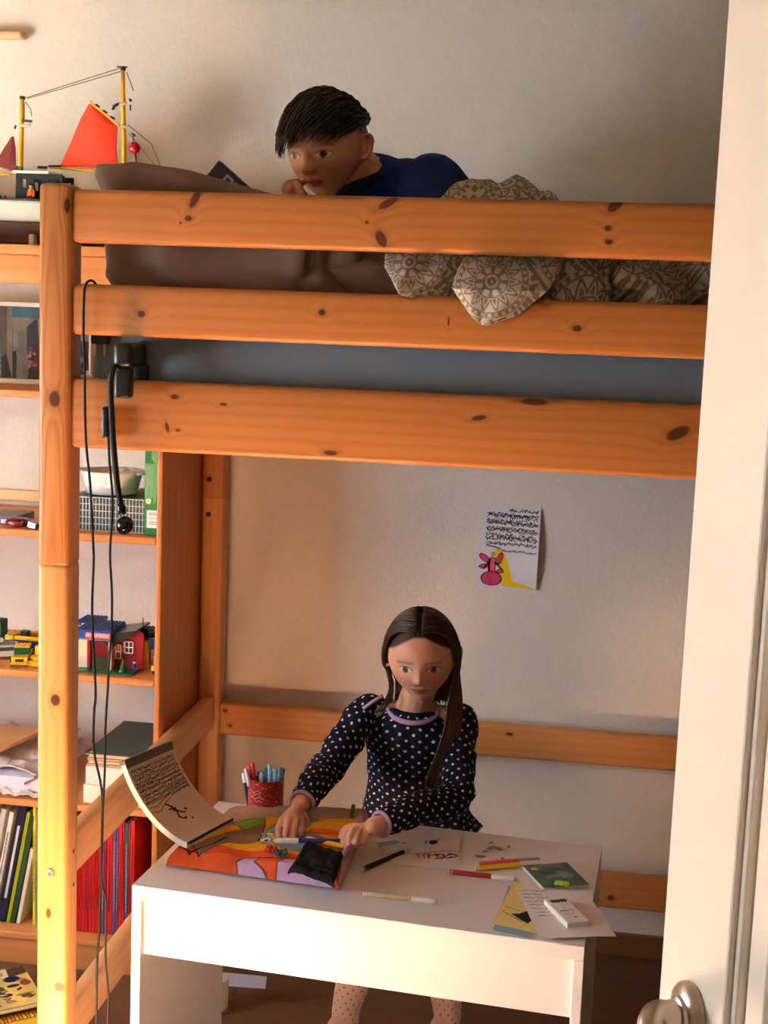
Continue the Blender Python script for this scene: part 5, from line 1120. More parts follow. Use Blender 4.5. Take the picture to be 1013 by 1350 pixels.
# ------------------------------------------------------------------ on the floor
def floor_sheet(name, label, cat, c, thick, draw, base, z=.0006):
    fl, fr, brr, bl = c; return paper(name, c, label, cat, base, draw, thick, z, None, .0016, S(226, 216, 200))
def d_mag(cv):
    w, h = cv.w, cv.h; r2 = random.Random(21); cv.C[:] = S(232, 206, 120)
    cv.C = np.clip(cv.C*(1+.10*fbm(cv.X, cv.Y, 3, 3, 12)[..., None]), 0, 1)
    cv.poly([(0, h*.80), (w*.80, h*.80), (w*.78, h*.97), (0, h*.97)], S(226, 216, 206)); cv.poly([(0, h*.84), (w*.74, h*.84), (w*.74, h*.93), (0, h*.93)], S(190, 140, 100))
    cv.poly([(w*.78, h*.76), (w, h*.82), (w, h), (w*.80, h)], S(90, 66, 46)); cv.ell(w*.80, h*.72, .018, .014, S(34, 40, 84)); cv.ell(w*.92, h*.58, .012, .012, S(150, 80, 50)); cv.ell(w*.78, h*.56, .014, .007, S(60, 40, 26)); cv.ell(w*.66, h*.36, .014, .008, S(70, 50, 30)); cv.ell(w*.40, h*.44, .02, .04, S(150, 150, 160)); cv.ell(w*.34, h*.60, .02, .014, S(190, 130, 100)); cv.ell(w*.62, h*.5, .012, .02, S(90, 84, 70))
    cv.ell(w*.36, h*.15, .022, .012, S(40, 36, 34)); cv.ell(w*.3, h*.22, .03, .008, S(150, 90, 50)); cv.ell(w*.85, h*.32, .02, .006, S(170, 140, 60))
    for k in range(16):
        x_, y_ = r2.uniform(w*.3, w*.97), r2.uniform(h*.1, h*.78); cl = random.Random(k).choice([S(60, 44, 34), S(200, 150, 110), S(226, 216, 200), S(150, 70, 44), S(90, 90, 100)])
        cv.poly([(x_, y_), (x_+r2.uniform(.006, .02), y_+r2.uniform(-.004, .006)), (x_+r2.uniform(.004, .016), y_+r2.uniform(.006, .016)), (x_-r2.uniform(.0, .008), y_+r2.uniform(.004, .012))], cl, 1, S(40, 30, 26), .0009)
    cv.line([(0, h*.05), (w, h*.05)], .003, S(70, 60, 50)); cv.line([(0, 0), (w, 0)], .006, S(230, 220, 200))
m0 = atz(61, 1329, .012); mr = atz(30.5, 1279, .012); ey = (mr-m0); ex = Vector((ey.y, -ey.x, 0)).normalized()*.20
floor_sheet('comic_magazine', 'comic magazine with a yellow picture cover lying on the floor at bottom left', 'magazine', [m0-ex, m0, mr, mr-ex], .004, d_mag, S(232, 206, 120), .0075)
def d_mag2(cv):
    w, h = cv.w, cv.h; cv.C[:] = S(236, 190, 60); r2 = random.Random(4)
    for k in range(12): cv.poly([(w*(.08*k), h*.72), (w*(.08*k+.055), h*.72), (w*(.08*k+.045), h*.97), (w*(.08*k+.01), h*.97)], S(244, 204, 70), 1, S(150, 70, 20), .0018)
    cv.line([(0, h*.99), (w, h*.99)], .004, S(120, 60, 30))
n1_ = m0+Vector((.012, -.012, 0)); ey2 = ey*.35
paper('yellow_magazine', [Vector((v.x, v.y, 0)) for v in (n1_-ex-ey2*1.2, n1_-ey2*1.2, n1_+ey2*.5, n1_-ex+ey2*.5)], 'yellow magazine with big letters under the comic magazine on the floor', 'magazine', S(236, 190, 60), d_mag2, .0055, .0008, None, .0016)
rp = atz(284, 1334, 0); rl = thing('paper_roll', 'white roll standing on the floor inside the left desk panel', 'roll', (rp.x-.006, rp.y+.01, 0))
t_ = plain('white_roll', S(214, 204, 192), .7)
bm = B(); lathe(bm, [(.030, .006), (.031, .008), (.031, .072), (.030, .074), (.010, .074), (.010, .06)], 32); build('roll_body', bm, t_, rl, True, angle=40)
bm = B(); lathe(bm, [(.036, .0005), (.037, .003), (.034, .006)], 32); build('roll_base', bm, plain('grey_roll_base', S(110, 100, 84), .6), rl, True, angle=40)
fa = [atz(296, 1300, 0), atz(350, 1304, 0), atz(352, 1288, 0), atz(290, 1282, 0)]
paper('floor_paper', fa, 'bluish white sheet lying on the floor under the desk', 'paper', S(196, 196, 214), None, .0006, .0006)
# ------------------------------------------------------------------ people
def union(bm, voxel, smooth=2, factor=.5):
    """several closed shells -> one continuous surface"""
    bmesh.ops.recalc_face_normals(bm, faces=bm.faces[:])
    me = bpy.data.meshes.new('t'); bm.to_mesh(me); bm.free(); o = bpy.data.objects.new('t', me); COL.objects.link(o)
    m = o.modifiers.new('r', 'REMESH'); m.mode = 'VOXEL'; m.voxel_size = voxel; m.use_smooth_shade = True
    s = o.modifiers.new('s', 'SMOOTH'); s.iterations = smooth; s.factor = factor
    dg = bpy.context.evaluated_depsgraph_get(); dg.update(); out = bpy.data.meshes.new_from_object(o.evaluated_get(dg))
    bpy.data.objects.remove(o); bpy.data.meshes.remove(me)
    out.polygons.foreach_set('use_smooth', [True]*len(out.polygons)); return out
def head_frame(center, face, up, H):
    f = Vector(face).normalized(); y = -f; x = y.cross(Vector(up)).normalized(); z = x.cross(y)
    m = Matrix((x*H, y*H, z*H)).transposed().to_4x4(); m.translation = center; return m
G_ = lambda d, s: np.exp(-(d/s)**2)
def head_surface(n=150, k=110, child=True, off=0.0):
    a_ = np.linspace(0, 2*PI, n, endpoint=False); b_ = np.linspace(-PI/2+.01, PI/2-.01, k); A_, B_ = np.meshgrid(a_, b_)
    sx, sy, sz = np.cos(B_)*np.cos(A_), np.cos(B_)*np.sin(A_), np.sin(B_)
    t_ = np.clip(-sz, 0, 1); jaw = 1-.46*t_**1.5
    X_ = .375*sx*np.where(sz < 0, jaw, 1); Z_ = .5*sz
    Y_ = .455*sy; Y_ = np.where(sy > 0, .49*sy*(1-.45*t_), .445*sy*(1-.10*t_**2)) + .02
    fr = sy < 0
    d = np.zeros_like(X_)                                    # push forward (-y)
    d += (.070 if child else .095)*G_(X_, .055+.10*np.clip(-(Z_+.02), 0, .12))*G_(Z_+.115, .050)
    d += .045*G_(X_, .045)*G_(Z_+.02, .085)
    for s in (-1, 1):
        d -= .040*G_(X_-s*.155, .085)*G_(Z_-.005, .050); d += .026*G_(X_-s*.155, .062)*G_(Z_-.003, .030)
        d += .014*G_(X_-s*.15, .10)*G_(Z_-.085, .030); d += .020*G_(X_-s*.20, .09)*G_(Z_+.14, .08); d += .018*G_(X_-s*.048, .024)*G_(Z_+.125, .026)
    d -= .012*G_(X_, .025)*G_(Z_+.185, .025)
    d += .026*G_(X_, .085)*G_(Z_+.232, .018); d += .028*G_(X_, .075)*G_(Z_+.283, .022); d -= .012*G_(X_, .09)*G_(Z_+.257, .009); d -= .010*G_(X_, .06)*G_(Z_+.33, .025); d += .026*G_(X_, .09)*G_(Z_+.42, .055)
    Y_ = Y_ - np.where(fr, d, 0)
    P = np.stack([X_, Y_, Z_], -1)
    if off: L = P/np.linalg.norm(P, axis=-1, keepdims=True); P = P + L*off
    return P
def add_grid(bm, P, M):
    ny, nx = P.shape[:2]; vs = [[bm.verts.new(M @ Vector(P[j, i])) for i in range(nx)] for j in range(ny)]
    for j in range(ny-1):
        for i in range(nx): bm.faces.new((vs[j][i], vs[j][(i+1) % nx], vs[j+1][(i+1) % nx], vs[j+1][i]))
    bm.faces.new(vs[0][::-1]); bm.faces.new(vs[-1])
def ear(bm, M, s):
    pts = [(.375, -.02, -.10), (.395, .005, -.115), (.425, .045, -.05), (.44, .07, .03), (.425, .06, .085), (.395, .015, .09), (.375, -.02, .05)]
    tube(bm, [M @ Vector((s*x, y+.03, z)) for x, y, z in pts], [.020*M.col[0].length, .024*M.col[0].length, .022*M.col[0].length, .022*M.col[0].length, .024*M.col[0].length, .020*M.col[0].length, .014*M.col[0].length], 8, 4)
    ball(bm, M @ Vector((s*.392, .055, -.01)), .062*M.col[0].length, 12, 8, (.35, .75, 1.35), (M.to_3x3().normalized()).to_4x4())
def paint_body(me, M, skin, hair, hairline, iris, lips, brow=None):
    n = len(me.vertices); co = np.empty(n*3); me.vertices.foreach_get('co', co); co = co.reshape(-1, 3)
    Mi = np.array(M.inverted()); L = co @ Mi[:3, :3].T + Mi[:3, 3]; x, y, z = L.T
    C_ = np.tile(np.array(skin), (n, 1)); nz = fbm(co[:, 0], co[:, 2]+co[:, 1], 3, 3, 30); C_ *= (1+.04*nz)[:, None]
    def mixc(m, c): nonlocal C_; m = np.clip(m, 0, 1)[:, None]; C_ = C_*(1-m)+np.array(c)*m
    head = (np.abs(z) < .62) & (np.abs(x) < .52) & (np.abs(y) < .62); fr = head & (y < -.15)
    red = np.array(skin)*np.array((1.0, .70, .66))
    for s in (-1, 1): mixc(fr*.40*G_(x-s*.20, .10)*G_(z+.13, .08), red)
    mixc(fr*.30*G_(x, .05)*G_(z+.13, .04), red)
    mixc((np.abs(x) > .37)*head*(y > -.12)*(z > -.16)*(z < .12)*.4, red)
    zs = z-.9*x*x; q = (x/.095)**2 + ((zs+.257)/(.046-.012*np.abs(x)/.1))**2; mixc(fr*np.clip((1.15-q)*4, 0, 1), lips); mixc(fr*G_(zs+.257-.004*np.cos(x*18), .005)*(np.abs(x) < .095), tuple(v*.35 for v in lips))
    for s in (-1, 1):
        ex, ez = x-s*.155, z-.003
        op = .037*(1-np.clip(np.abs(ex)/.082, 0, 1)**2); ins = np.clip((op-np.abs(ez))/.006, 0, 1)*fr*(np.abs(ex) < .082)
        mixc(ins, S(224, 214, 206)); r = np.hypot(ex, ez*1.0); mixc(ins*np.clip((.037-r)/.006, 0, 1), iris); mixc(ins*np.clip((.016-r)/.005, 0, 1), S(14, 12, 12))
        mixc(fr*G_(ez-op, .006)*(np.abs(ex) < .082), S(40, 26, 20)); mixc(fr*.4*G_(ez+op, .004)*(np.abs(ex) < .08), S(110, 70, 56))
        mixc(fr*.55*G_(z-.092+.35*np.clip(np.abs(x)-.15, 0, 1)**1.3-.0, .013)*(np.abs(x-s*.155) < .10), brow or hair)
    for s in (-1, 1): mixc(fr*.75*G_(x-s*.032, .014)*G_(z+.165, .010), S(110, 54, 44))
    mixc(hairline(x, y, z)*head, hair)
    k = np.ones((n, 4)); k[:, :3] = np.clip(C_, 0, 1); me.color_attributes.new('Col', 'FLOAT_COLOR', 'POINT').data.foreach_set('color', k.ravel())
SKIN = MT('skin', .5, .35); SKIN.color(SKIN.attr()); SKIN.b.inputs['Subsurface Weight'].default_value = .08; SKIN.b.inputs['Subsurface Radius'].default_value = (.02, .008, .004); SKIN.b.inputs['Subsurface Scale'].default_value = .3
def hair_mat(name, c0, c1):
    t = MT(name, .38, .45); X = t.coord(); n = t.noise(X[0]*260, X[1]*260, X[2]*18, 1, 3); t.color(t.mix(n, c0, c1)); return t.m
def dots_mat(name, base, dot, sp=.0235, r=.0027, at_='dots'):
    t = MT(name, .85, .1); n = t.new('ShaderNodeAttribute'); n.attribute_name = at_; x = t.new('ShaderNodeSeparateXYZ'); t.nt.links.new(n.outputs['Vector'], x.inputs[0])
    u, v = Q(t.nt, x.outputs[0]), Q(t.nt, x.outputs[1]); o = t.coord()
    u = u + (t.noise(u*22, v*22, 3., 1, 1)-.5)*.008; v = v + (t.noise(u*22, v*22, 9., 1, 1)-.5)*.008
    def lat(ox, oy):
        a_ = ((u/sp+ox).op('FRACT')-.5)*sp; b_ = ((v/sp+oy).op('FRACT')-.5)*sp; return (a_*a_+b_*b_).sqrt()
    d = lat(0., 0.).op('MINIMUM', lat(.5, .5)); f = d.step(r*1.12, r*.88)
    nz = t.noise(o[0]*500, o[1]*500, o[2]*500, 1, 2); b0 = t.mix(nz, tuple(c*.75 for c in base), tuple(c*1.25 for c in base))
    t.color(t.mix(f, b0, dot)); t.bump(nz, .15, .001); return t.m
def loft(name, rings, mat, parent, n=72, sub=6, wr=None, seed=0, cap=True):
    """rings: (center, axis-x radius vector, axis-y radius vector)"""
    q = catmull([tuple(c)+tuple(a_)+tuple(b_) for c, a_, b_ in rings], sub); q = np.array(q); th = np.linspace(0, 2*PI, n, endpoint=False)
    c, a_, b_ = q[:, None, 0:3], q[:, None, 3:6], q[:, None, 6:9]; P = c + a_*np.cos(th)[None, :, None] + b_*np.sin(th)[None, :, None]
    s = np.concatenate([[0], np.cumsum(np.linalg.norm(np.diff(q[:, :3], axis=0), axis=1))])
    R_ = (np.linalg.norm(q[:, 3:6], axis=1)+np.linalg.norm(q[:, 6:9], axis=1)).mean()/2
    uv = np.stack([np.broadcast_to(th*R_, (len(q), n)), np.broadcast_to(s[:, None], (len(q), n))], -1)
    if wr:
        nrm = P-c; nrm /= np.linalg.norm(nrm, axis=-1, keepdims=True)+1e-9
        P = P + nrm*(wr(th[None, :]+0*s[:, None], s[:, None]+0*th[None, :]))[..., None]
    return grid_mesh(name, P, mat, parent, True, None, uv, cap, local=False)
def tring(c, d, r, squash=1.0, up=(0, 0, 1)):
    d = Vector(d).normalized(); a_ = d.cross(Vector(up)); a_ = a_.normalized() if a_.length > 1e-4 else Vector((1, 0, 0)); b_ = d.cross(a_); return (tuple(c), tuple(a_*r), tuple(b_*r*squash))
def limb_rings(pts, rs, squash=1.0, up=(0, 0, 1)):
    P = [Vector(p) for p in pts]; out = []
    for i, p in enumerate(P): d = P[min(i+1, len(P)-1)]-P[max(0, i-1)]; out.append(tring(p, d, rs[i], squash, up))
    return out
def hand(bm, wrist, palm_c, knuckles, tips, mids, thumb, rp, rf):
    """palm slab + five separate bent fingers"""
    wrist, palm_c = Vector(wrist), Vector(palm_c)
    for k in knuckles: capsule(bm, [wrist.lerp(palm_c, .2), palm_c.lerp(Vector(k), .35), Vector(k)], [rp*1.05, rp*1.05, rp*.78], 10, 3)
    for k, m, t_ in zip(knuckles, mids, tips):
        k, m, t_ = Vector(k), Vector(m), Vector(t_); capsule(bm, [palm_c.lerp(k, .6), k, m, t_], [rf*1.1, rf*1.12, rf*1.0, rf*.80], 10, 4)
    capsule(bm, [wrist.lerp(palm_c, .45)]+[Vector(t_) for t_ in thumb], [rf*1.5, rf*1.35, rf*1.1, rf*.85], 10, 4)

# =========== the child at the desk
girl = thing('person', 'child in a navy polka dot top with long brown hair sorting pens behind the desk', 'person', (.60, .56, 0))
HC = at(556, 866, .475); GH = .178
GM = head_frame(HC, (.06, -1, -.16), (-.05, 0, 1), GH)
sR, sL = at(486, 936, .52), at(606, 948, .52)
eR, wR = at(432, 1012, .40), atz(396, 1062, DH+.062)
eL, wL = at(600, 1052, .37), atz(493, 1090, DH+.058)
bm = B(); add_grid(bm, head_surface(), GM)
for s in (-1, 1): ear(bm, GM, s)
nb = (sR+sL)/2 + Vector((0, 0, .018))
nt = GM @ Vector((0, .10, -.30))
pel = Vector((.585, .60, .42))
capsule(bm, [GM @ Vector((0, .08, -.12)), nt, nb, nb+Vector((0, .015, -.04))], [.050, .036, .036, .055], 16, 4)
capsule(bm, [nb+Vector((0, .01, -.045)), nb+Vector((-.003, .03, -.11)), Vector((.59, .575, .55)), pel], [.060, .070, .066, .075], 18, 4)
capsule(bm, [sR, nb+Vector((0, .01, -.035)), sL], [.026, .040, .026], 14, 4)
capsule(bm, [sR, eR, wR], [.025, .019, .0180], 12, 5); capsule(bm, [sL, eL, wL], [.025, .019, .0180], 12, 5)
aR = at(457, 1325, .555); aR.z = .075
legR = [pel+Vector((-.045, 0, -.02)), Vector((.505, .555, .25)), Vector((aR.x, .56, .06)), Vector((aR.x-.002, .555, .035))]
legL = [pel+Vector((.045, 0, -.02)), Vector((.655, .575, .25)), Vector((.675, .60, .06)), Vector((.676, .60, .035))]
for L_ in (legR, legL):
    capsule(bm, L_, [.055, .038, .026, .024], 14, 5); f_ = L_[-1]; capsule(bm, [f_+Vector((0, .018, -.012)), f_+Vector((-.012, -.03, -.016)), f_+Vector((-.024, -.085, -.022))], [.022, .022, .013], 12, 4)
# her right hand (left in the photo): fingers pointing down onto the towel
hz_ = DH
kR = [dz(372, 1083, .055), dz(381, 1083, .060), dz(390, 1082, .060), dz(398, 1079, .056)]
mR = [dz(367, 1094, .046), dz(377, 1097, .048), dz(387, 1096, .048), dz(398, 1091, .046)]
tR = [dz(369, 1103, .036), dz(378, 1106, .037), dz(387, 1106.5, .037), dz(397, 1099, .036)]
hand(bm, wR, dz(385, 1072, .062), kR, tR, mR, [dz(400, 1076, .050), dz(404, 1085, .043), dz(401, 1093, .038)], .0105, .0066)
kL = [dz(483, 1099, .050), dz(475, 1096, .054), dz(467, 1095, .055), dz(459, 1095, .052)]
mL = [dz(480, 1110, .044), dz(470, 1109, .047), dz(461, 1107, .048), dz(454, 1104, .046)]
tL = [dz(474, 1115, .036), dz(466, 1115, .036), dz(458, 1114, .037), dz(452, 1112, .038)]
hand(bm, wL, dz(479, 1093, .054), kL, tL, mL, [dz(462, 1092, .046), dz(453, 1098, .042), dz(450, 1106, .040)], .0105, .0066)
me = union(bm, .0024, 2)
def hl_girl(x, y, z): return (np.clip((z-(.335-.9*np.clip(np.abs(x)-.05, 0, 1)**1.25))/.02, 0, 1)*(y < .02) + (y >= .02)*(z > -.30)*(np.abs(x) < .40)).astype(float)
HB = S(62, 40, 28)
paint_body(me, GM, S(214, 160, 134), HB, hl_girl, S(86, 66, 48), S(186, 104, 98), S(84, 58, 44))
link_mesh('body', me, SKIN.m, girl, False)
# hair: strands from the middle parting
bm = B(); r2 = random.Random(17); Rx_, Ry_, Rz_ = .395, .475, .515
def on_skull(p, off):
    q = np.array(p, float); q[1] -= .02; L = math.sqrt((q[0]/Rx_)**2+(q[1]/Ry_)**2+(q[2]/Rz_)**2); q = q/L*(1+off); q[1] += .02; return q
def strand(s, ys, yt, front, off, ln):
    pts = []
    for t_ in np.linspace(0, 1, 8):
        ph = math.radians(4+98*t_); y = ys+(yt-ys)*t_**.85
        pts.append(on_skull((s*Rx_*math.sin(ph), y, Rz_*math.cos(ph)*math.sqrt(max(.15, 1-(y/Ry_)**2*.72))), off))
    e_ = pts[-1]
    if s > 0:
        if front: d_ = r2.random(); tgt = [(.36+.05*d_, -.14+.12*d_, -.20), (.30+.14*d_, -.26+.20*d_, -.44), (.26+.19*d_, -.42+.16*d_, -.68), (.17+.20*d_, -.52+.10*d_, -.93), (.04+.20*d_, -.57+.06*d_, -1.12-.24*r2.random())]
        else: tgt = [(.40, .10, -.25), (.39, .14+.1*r2.random(), -.48), (.34+.05*r2.random(), .16+.1*r2.random(), -.68-.1*r2.random())]
    else:
        if front: tgt = [(-.375, .06, -.22), (-.355, .03, -.40), (-.37-.06*r2.random(), -.06, -.54), (-.44-.10*r2.random(), -.06, -.63-.03*r2.random())]
        else: tgt = [(-.37, .12, -.25), (-.35, .14+.1*r2.random(), -.45), (-.36-.05*r2.random(), .12+.1*r2.random(), -.62)]
    tgt = tgt[:max(2, int(round(len(tgt)*ln)))]; j = r2.uniform(-.012, .012)
    pts += [np.array(p)+np.array((j, j*.7, 0)) for p in tgt]
    w = r2.uniform(.012, .026)*GH; n_ = len(pts)
    tube(bm, [GM @ Vector(p) for p in pts], [w*(.55 if i == 0 else 1)*(1-.78*max(0, (i-n_*.6)/(n_*.4))) for i in range(n_)], 6, 3, flat=.45)
for s in (-1, 1):
    for k in range(90):
        f = k/89; ys = -.36+.62*f+r2.uniform(-.01, .01); yt = (.02 if s < 0 else -.06)+.40*f**1.1
        strand(s, ys, yt, f < (.50 if s < 0 else .62), .045+.05*r2.random(), 1.0 if r2.random() < .8 else .8)
    for k in range(26):
        f = k/25; strand(s, -.33+.5*f, (.05 if s < 0 else -.10)+.34*f, f < .6, .02, 1.0)
for k in range(46):                                       # back of the head
    a_ = -1.25+2.5*k/45; pts = []
    for t_ in np.linspace(.12, 1, 7): ph = math.radians(110*t_); pts.append(on_skull((Rx_*math.sin(ph)*math.sin(a_), Ry_*math.sin(ph)*math.cos(a_)*.95+.02, Rz_*math.cos(ph)), .05+.03*r2.random()))
    pts += [np.array((.34*math.sin(a_), .34+.06*math.cos(a_), -.42)), np.array((.36*math.sin(a_), .30, -.66-.08*r2.random()))]
    tube(bm, [GM @ Vector(p) for p in pts], [.024*GH]*(len(pts)-1)+[.008*GH], 6, 3, flat=.5)
hm = hair_mat('dark_brown_hair', S(40, 26, 18), S(88, 60, 42))
build('hair', bm, hm, girl, True, False)
# polka dot top
DOT = dots_mat('navy_polka_dot_jersey', S(26, 28, 48), S(226, 218, 212)); LILAC = plain('lilac_ribbing', S(186, 150, 190), .8)
tc = lambda z, y: nb.x + (.590-nb.x)*np.clip((nb.z-z)/(nb.z-.5), 0, 1)
ax = (sL-sR).normalized()
def tr_(z, y, a_, b_, tilt=0): c = Vector((tc(z, y), y, z)); return (tuple(c), tuple(Vector((a_, 0, a_*ax.z/ax.x*tilt))), (0, b_, 0))
nz0 = nb.z
rings = [((tc(.47, 0)+.012, .600, .462), (.128, 0, .004), (0, .098, 0)), tr_(.50, .590, .112, .092), tr_(.55, .572, .101, .084), tr_(.61, .555, .098, .080), tr_(.66, .542, .102, .078, 1), tr_(nz0-.060, .534, .106, .072, 1), tr_(nz0-.034, .530, .098, .062, 1), tr_(nz0-.016, .526, .076, .054, 1), tr_(nz0-.004, .520, .056, .050, 1)]
w_t = lambda th, s: .0022*np.sin(th*9+s*8)*np.clip(1-s/.22, 0, 1) + .0016*np.sin(s*90+th*2)*np.exp(-((s-.13)/.05)**2) + .0012*np.sin(th*17)
shirt = loft('polka_dot_top', rings, DOT, girl, 96, 8, w_t)
neck = rings[-1]
def ringtube(nm, c, a_, b_, r, parent, m, z0=0): 
    bm = B(); C0, A0, B0 = Vector(c), Vector(a_), Vector(b_); N_ = 40
    pts = [C0+A0*math.cos(2*PI*k/N_)+B0*math.sin(2*PI*k/N_)+Vector((0, 0, (-.016*max(0, -math.sin(2*PI*k/N_))**1.2 if z0 else 0))) for k in range(N_+1)]
    tube(bm, pts, r, 8); return build(nm, bm, m, parent, True, False)
ringtube('neck_trim', Vector(neck[0])+Vector((0, -.004, .001)), Vector(neck[1])*.93, Vector(neck[2])*1.04, .0054, shirt, LILAC, 1)
def sleeve(sh, el, wr_, inn, rs, seed):
    mid1 = sh.lerp(el, .5)+Vector((0, .004, .004)); mid2 = el.lerp(wr_, .5)+Vector((0, 0, .006))
    pts = [inn, sh, mid1, el, mid2, wr_.lerp(el, .10)]
    w_ = lambda th, s: .0030*np.sin(s*95+2.2*np.sin(th+seed)+seed)*np.exp(-((s-.14)/.085)**2) + .0022*np.sin(s*150+np.cos(th*2+seed)*2)*(s > .12) + .0010*np.sin(th*3+s*40)
    o = loft('sleeve', limb_rings(pts, rs), DOT, shirt, 60, 9, w_)
    d = (wr_-el).normalized(); a_ = d.cross(Vector((0, 0, 1))).normalized(); b_ = d.cross(a_)
    ringtube('cuff', wr_.lerp(el, .085), a_*.0222, b_*.0222, .0036, shirt, LILAC); return o
sleeve(sR, eR, wR, nb.lerp(sR, .55)+Vector((0, .012, -.030)), [.036, .0345, .0345, .0335, .0305, .0235], .3)
sleeve(sL, eL, wL, nb.lerp(sL, .55)+Vector((0, .012, -.030)), [.036, .0345, .0350, .0340, .0310, .0235], 1.7)
for a_, b_, s in ((at(479, 934, .465), at(505, 917, .475), -1), (at(598, 962, .470), at(600, 940, .480), 1)):
    bm = B(); tube(bm, [tuple(a_), tuple(a_.lerp(b_, .5)+Vector((0, -.004, .002))), tuple(b_)], .0036, 8, 3); build('shoulder_trim', bm, LILAC, shirt, True, False)
bm = B(); capsule(bm, [Vector((.588, .585, .565)), Vector((.587, .595, .48)), pel+Vector((0, 0, -.02))], [.072, .080, .084], 18, 4)
TGT = dots_mat('dotted_tights', S(226, 196, 184), S(128, 78, 66), .0240, .0022)
build('tights_waist', bm, plain('pale_pink_sock', S(226, 196, 184), .85), girl, True, False)
for nm, L_ in (('tights_leg', legR), ('tights_leg', legL)):
    f_ = L_[-1]; loft(nm, limb_rings([L_[0], L_[0].lerp(L_[1], .5), L_[1], L_[1].lerp(L_[2], .4)+Vector((0, .006, 0)), L_[2], f_+Vector((0, .004, -.010))], [.060, .053, .044, .043, .031, .029], 1, (0, 1, 0)), TGT, girl, 40, 6)
    bm = B(); capsule(bm, [f_+Vector((0, .022, -.010)), f_+Vector((-.012, -.03, -.014)), f_+Vector((-.024, -.088, -.020))], [.0245, .0245, .0145], 14, 4); build('sock_foot', bm, plain('pale_pink_sock', S(226, 196, 184), .85), girl, True, False)

# =========== the person lying on the bed
boy = thing('person', 'person with short dark hair and blue shirt lying on the bed looking over the rail', 'person', (.6, .5, 1.515))
BH = .196; BC = at(432, 196, .44)
BM = head_frame(BC, (-.30, -.90, -.30), (-.10, -.18, 1), BH)
sh1 = at(562, 240, .50); sh2 = at(470, 262, .70); nbk = Vector((.50, .575, sh1.z-.012))
bm = B(); add_grid(bm, head_surface(child=False), BM)
for s in (-1, 1): ear(bm, BM, s)
capsule(bm, [BM @ Vector((.02, .14, -.10)), BM @ Vector((.10, .20, -.30)), nbk], [.062, .056, .060], 16, 5)
capsule(bm, [nbk, Vector((.66, .60, 1.650)), Vector((.86, .60, 1.630)), Vector((1.02, .58, 1.62))], [.055, .090, .090, .085], 16, 4)
capsule(bm, [sh1+Vector((.01, .03, -.02)), nbk, Vector((.44, .74, nbk.z-.025))], [.044, .042, .038], 14, 4)
el1 = Vector((.60, .365, 1.575)); ha = at(383, 254, .36)
wr1 = ha+Vector((.085, .03, -.055)); capsule(bm, [sh1+Vector((.01, .02, -.02)), el1, wr1], [.046, .038, .027], 14, 5)
el2 = Vector((.36, .78, 1.56)); wr2 = Vector((.24, .62, 1.70)); capsule(bm, [Vector((.44, .74, nbk.z-.02)), el2, wr2], [.046, .038, .027], 14, 5)
D3 = lambda a, b, c: ha+Vector((a, b, c))
hand(bm, wr1, D3(.038, .012, -.028), [D3(.008, -.014, -.018), D3(.004, -.002, -.006), D3(.003, .012, .001), D3(.006, .026, .003)], [D3(.016, -.006, .010), D3(.010, .006, .020), D3(.010, .020, .022), D3(.014, .032, .020)], [D3(-.006, -.016, .002), D3(-.008, -.002, .011), D3(-.008, .014, .016), D3(-.004, .028, .015)], [D3(.030, -.012, -.012), D3(.020, -.018, .004), D3(.014, -.016, .014)], .0130, .0082)
hand(bm, wr2, wr2+Vector((-.01, -.05, .015)), [wr2+Vector((-.035, -.085, .02)), wr2+Vector((-.015, -.09, .024)), wr2+Vector((.005, -.09, .024)), wr2+Vector((.022, -.085, .02))], [wr2+Vector((-.03, -.135, -.03)), wr2+Vector((-.012, -.145, -.028)), wr2+Vector((.006, -.142, -.028)), wr2+Vector((.022, -.13, -.026))], [wr2+Vector((-.036, -.125, .005)), wr2+Vector((-.014, -.132, .006)), wr2+Vector((.006, -.13, .006)), wr2+Vector((.024, -.12, .004))], [wr2+Vector((.035, -.04, .0)), wr2+Vector((.045, -.07, -.012)), wr2+Vector((.04, -.095, -.02))], .0130, .0082)
for s in (-1, 1): capsule(bm, [Vector((1.0, .58+s*.07, 1.62)), Vector((1.36, .58+s*.10, 1.60)), Vector((1.72, .58+s*.11, 1.59)), Vector((1.84, .58+s*.11, 1.60))], [.085, .065, .045, .035], 14, 4)
me = union(bm, .0028, 2)
def hl_boy(x, y, z): return (np.clip((z-(.29-.55*np.clip(np.abs(x)-.14, 0, 1)))/.02, 0, 1)*(y < .03) + (y >= .03)*(z > -.12)).astype(float)*((np.abs(x) < .378) | (z > .13))
HB2 = S(48, 32, 24); paint_body(me, BM, S(206, 148, 120), HB2, hl_boy, S(80, 60, 44), S(176, 98, 88), S(60, 42, 32))
link_mesh('body', me, SKIN.m, boy, False)
bm = B(); r2 = random.Random(23)
ga = 2.399963
N_ = 1500
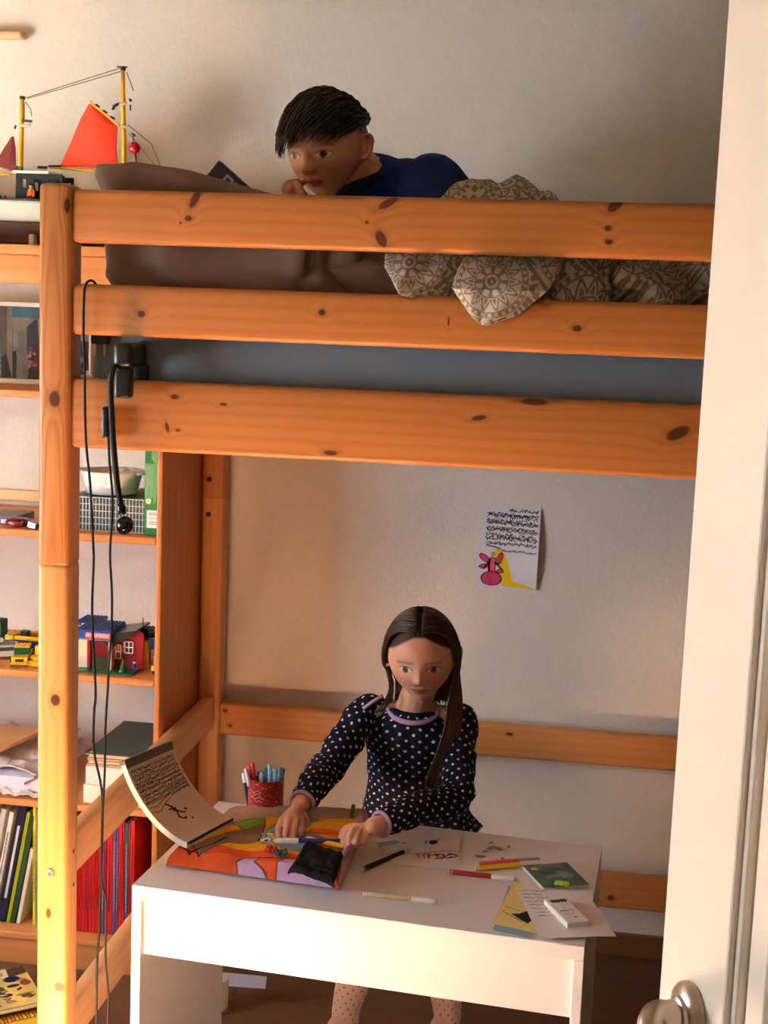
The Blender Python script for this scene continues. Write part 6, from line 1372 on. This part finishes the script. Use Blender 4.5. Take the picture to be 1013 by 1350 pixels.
for k in range(N_):                                        # short swept hair over the whole scalp
    zc = 1-1.18*(k+.5)/N_; ph = ga*k; rr_ = math.sqrt(max(0, 1-zc*zc)); p = np.array((rr_*math.cos(ph)*.395, rr_*math.sin(ph)*.47+.02, zc*.515))
    hlim = .27-.5*max(0, abs(p[0])-.14) if p[1] < .03 else -.06
    if p[2] < hlim-.02 or (-.20 < p[1] < .30 and abs(p[0]) > .24 and p[2] < .15) or (p[1] >= .30 and abs(p[0]) > .10 and p[2] < .15): continue
    n_ = p/np.linalg.norm(p); sw = np.array((-.55+.25*r2.random(), -.75, -.05))
    sw = sw-n_*sw.dot(n_); sw /= np.linalg.norm(sw)+1e-6
    if zc < .1: sw = np.array((0, .1, -1.)); sw = sw-n_*sw.dot(n_)
    L_ = r2.uniform(.16, .28) if zc > .1 else .12
    of = r2.uniform(.02, .05); pts = [p*1.0+n_*.008, p+n_*of+sw*L_*.35, p+n_*of+sw*L_*.7+np.array((0, 0, -.02)), p+n_*(of-.022)+sw*L_+np.array((0, 0, -.05))]
    w = r2.uniform(.011, .017)*BH; tube(bm, [BM @ Vector(q) for q in pts], [w*.8, w, w*.8, w*.18], 5, 3, flat=.6)
build('hair', bm, hair_mat('dark_short_hair', S(30, 20, 15), S(66, 46, 33)), boy, True, False)
bm = B()
capsule(bm, [nbk+Vector((.03, .01, -.02)), Vector((.66, .60, 1.655)), Vector((.86, .60, 1.632)), Vector((1.02, .58, 1.622))], [.085, .110, .107, .103], 20, 5)
pk = at(568, 222, .50); capsule(bm, [sh1+Vector((.02, .10, -.03)), Vector((pk.x, .50, pk.z-.036)), sh1.lerp(el1, .62)], [.075, .062, .060], 18, 5)
capsule(bm, [sh1.lerp(nbk, .35)+Vector((0, .02, -.03)), nbk+Vector((.01, .02, -.02)), nbk+Vector((-.05, .12, -.03))], [.080, .088, .080], 18, 4)
_t = B()
for s in (-1, 1): capsule(_t, [Vector((.98, .58+s*.03, 1.622)), Vector((1.06, .58+s*.07, 1.62)), Vector((1.36, .58+s*.10, 1.60)), Vector((1.74, .58+s*.11, 1.59))], [.098, .094, .074, .054], 16, 4)
link_mesh('trousers', union(_t, .006, 4), plain('dark_grey_trousers', S(52, 54, 62), .85), boy, False)
nk = BM @ Vector((.11, .22, -.40)); capsule(bm, [nk, nk.lerp(nbk, .5), nbk+Vector((.02, 0, -.03))], [.058, .070, .080], 16, 4)
capsule(bm, [nbk+Vector((0, .04, -.02)), Vector((.45, .72, nbk.z-.02)), Vector((.41, .76, 1.62))], [.070, .066, .058], 18, 4)
me = union(bm, .005, 6); t = MT('royal_blue_jersey', .8, .12); X = t.coord(); nz = t.noise(X[0]*9, X[1]*9, X[2]*9, 1, 3); t.color(t.mix(nz, S(26, 44, 104), S(36, 58, 124))); t.bump(t.noise(X[0]*14, X[1]*30, X[2]*30, 1, 2), .3, .006)
shb = link_mesh('blue_shirt', me, t.m, boy, False)
ringtube('collar', BM @ Vector((.105, .215, -.385)), (Vector((1, 0, .35)).normalized())*.061, Vector((0, 1, .25)).normalized()*.061, .0095, shb, plain('navy_collar', S(24, 30, 58), .8))
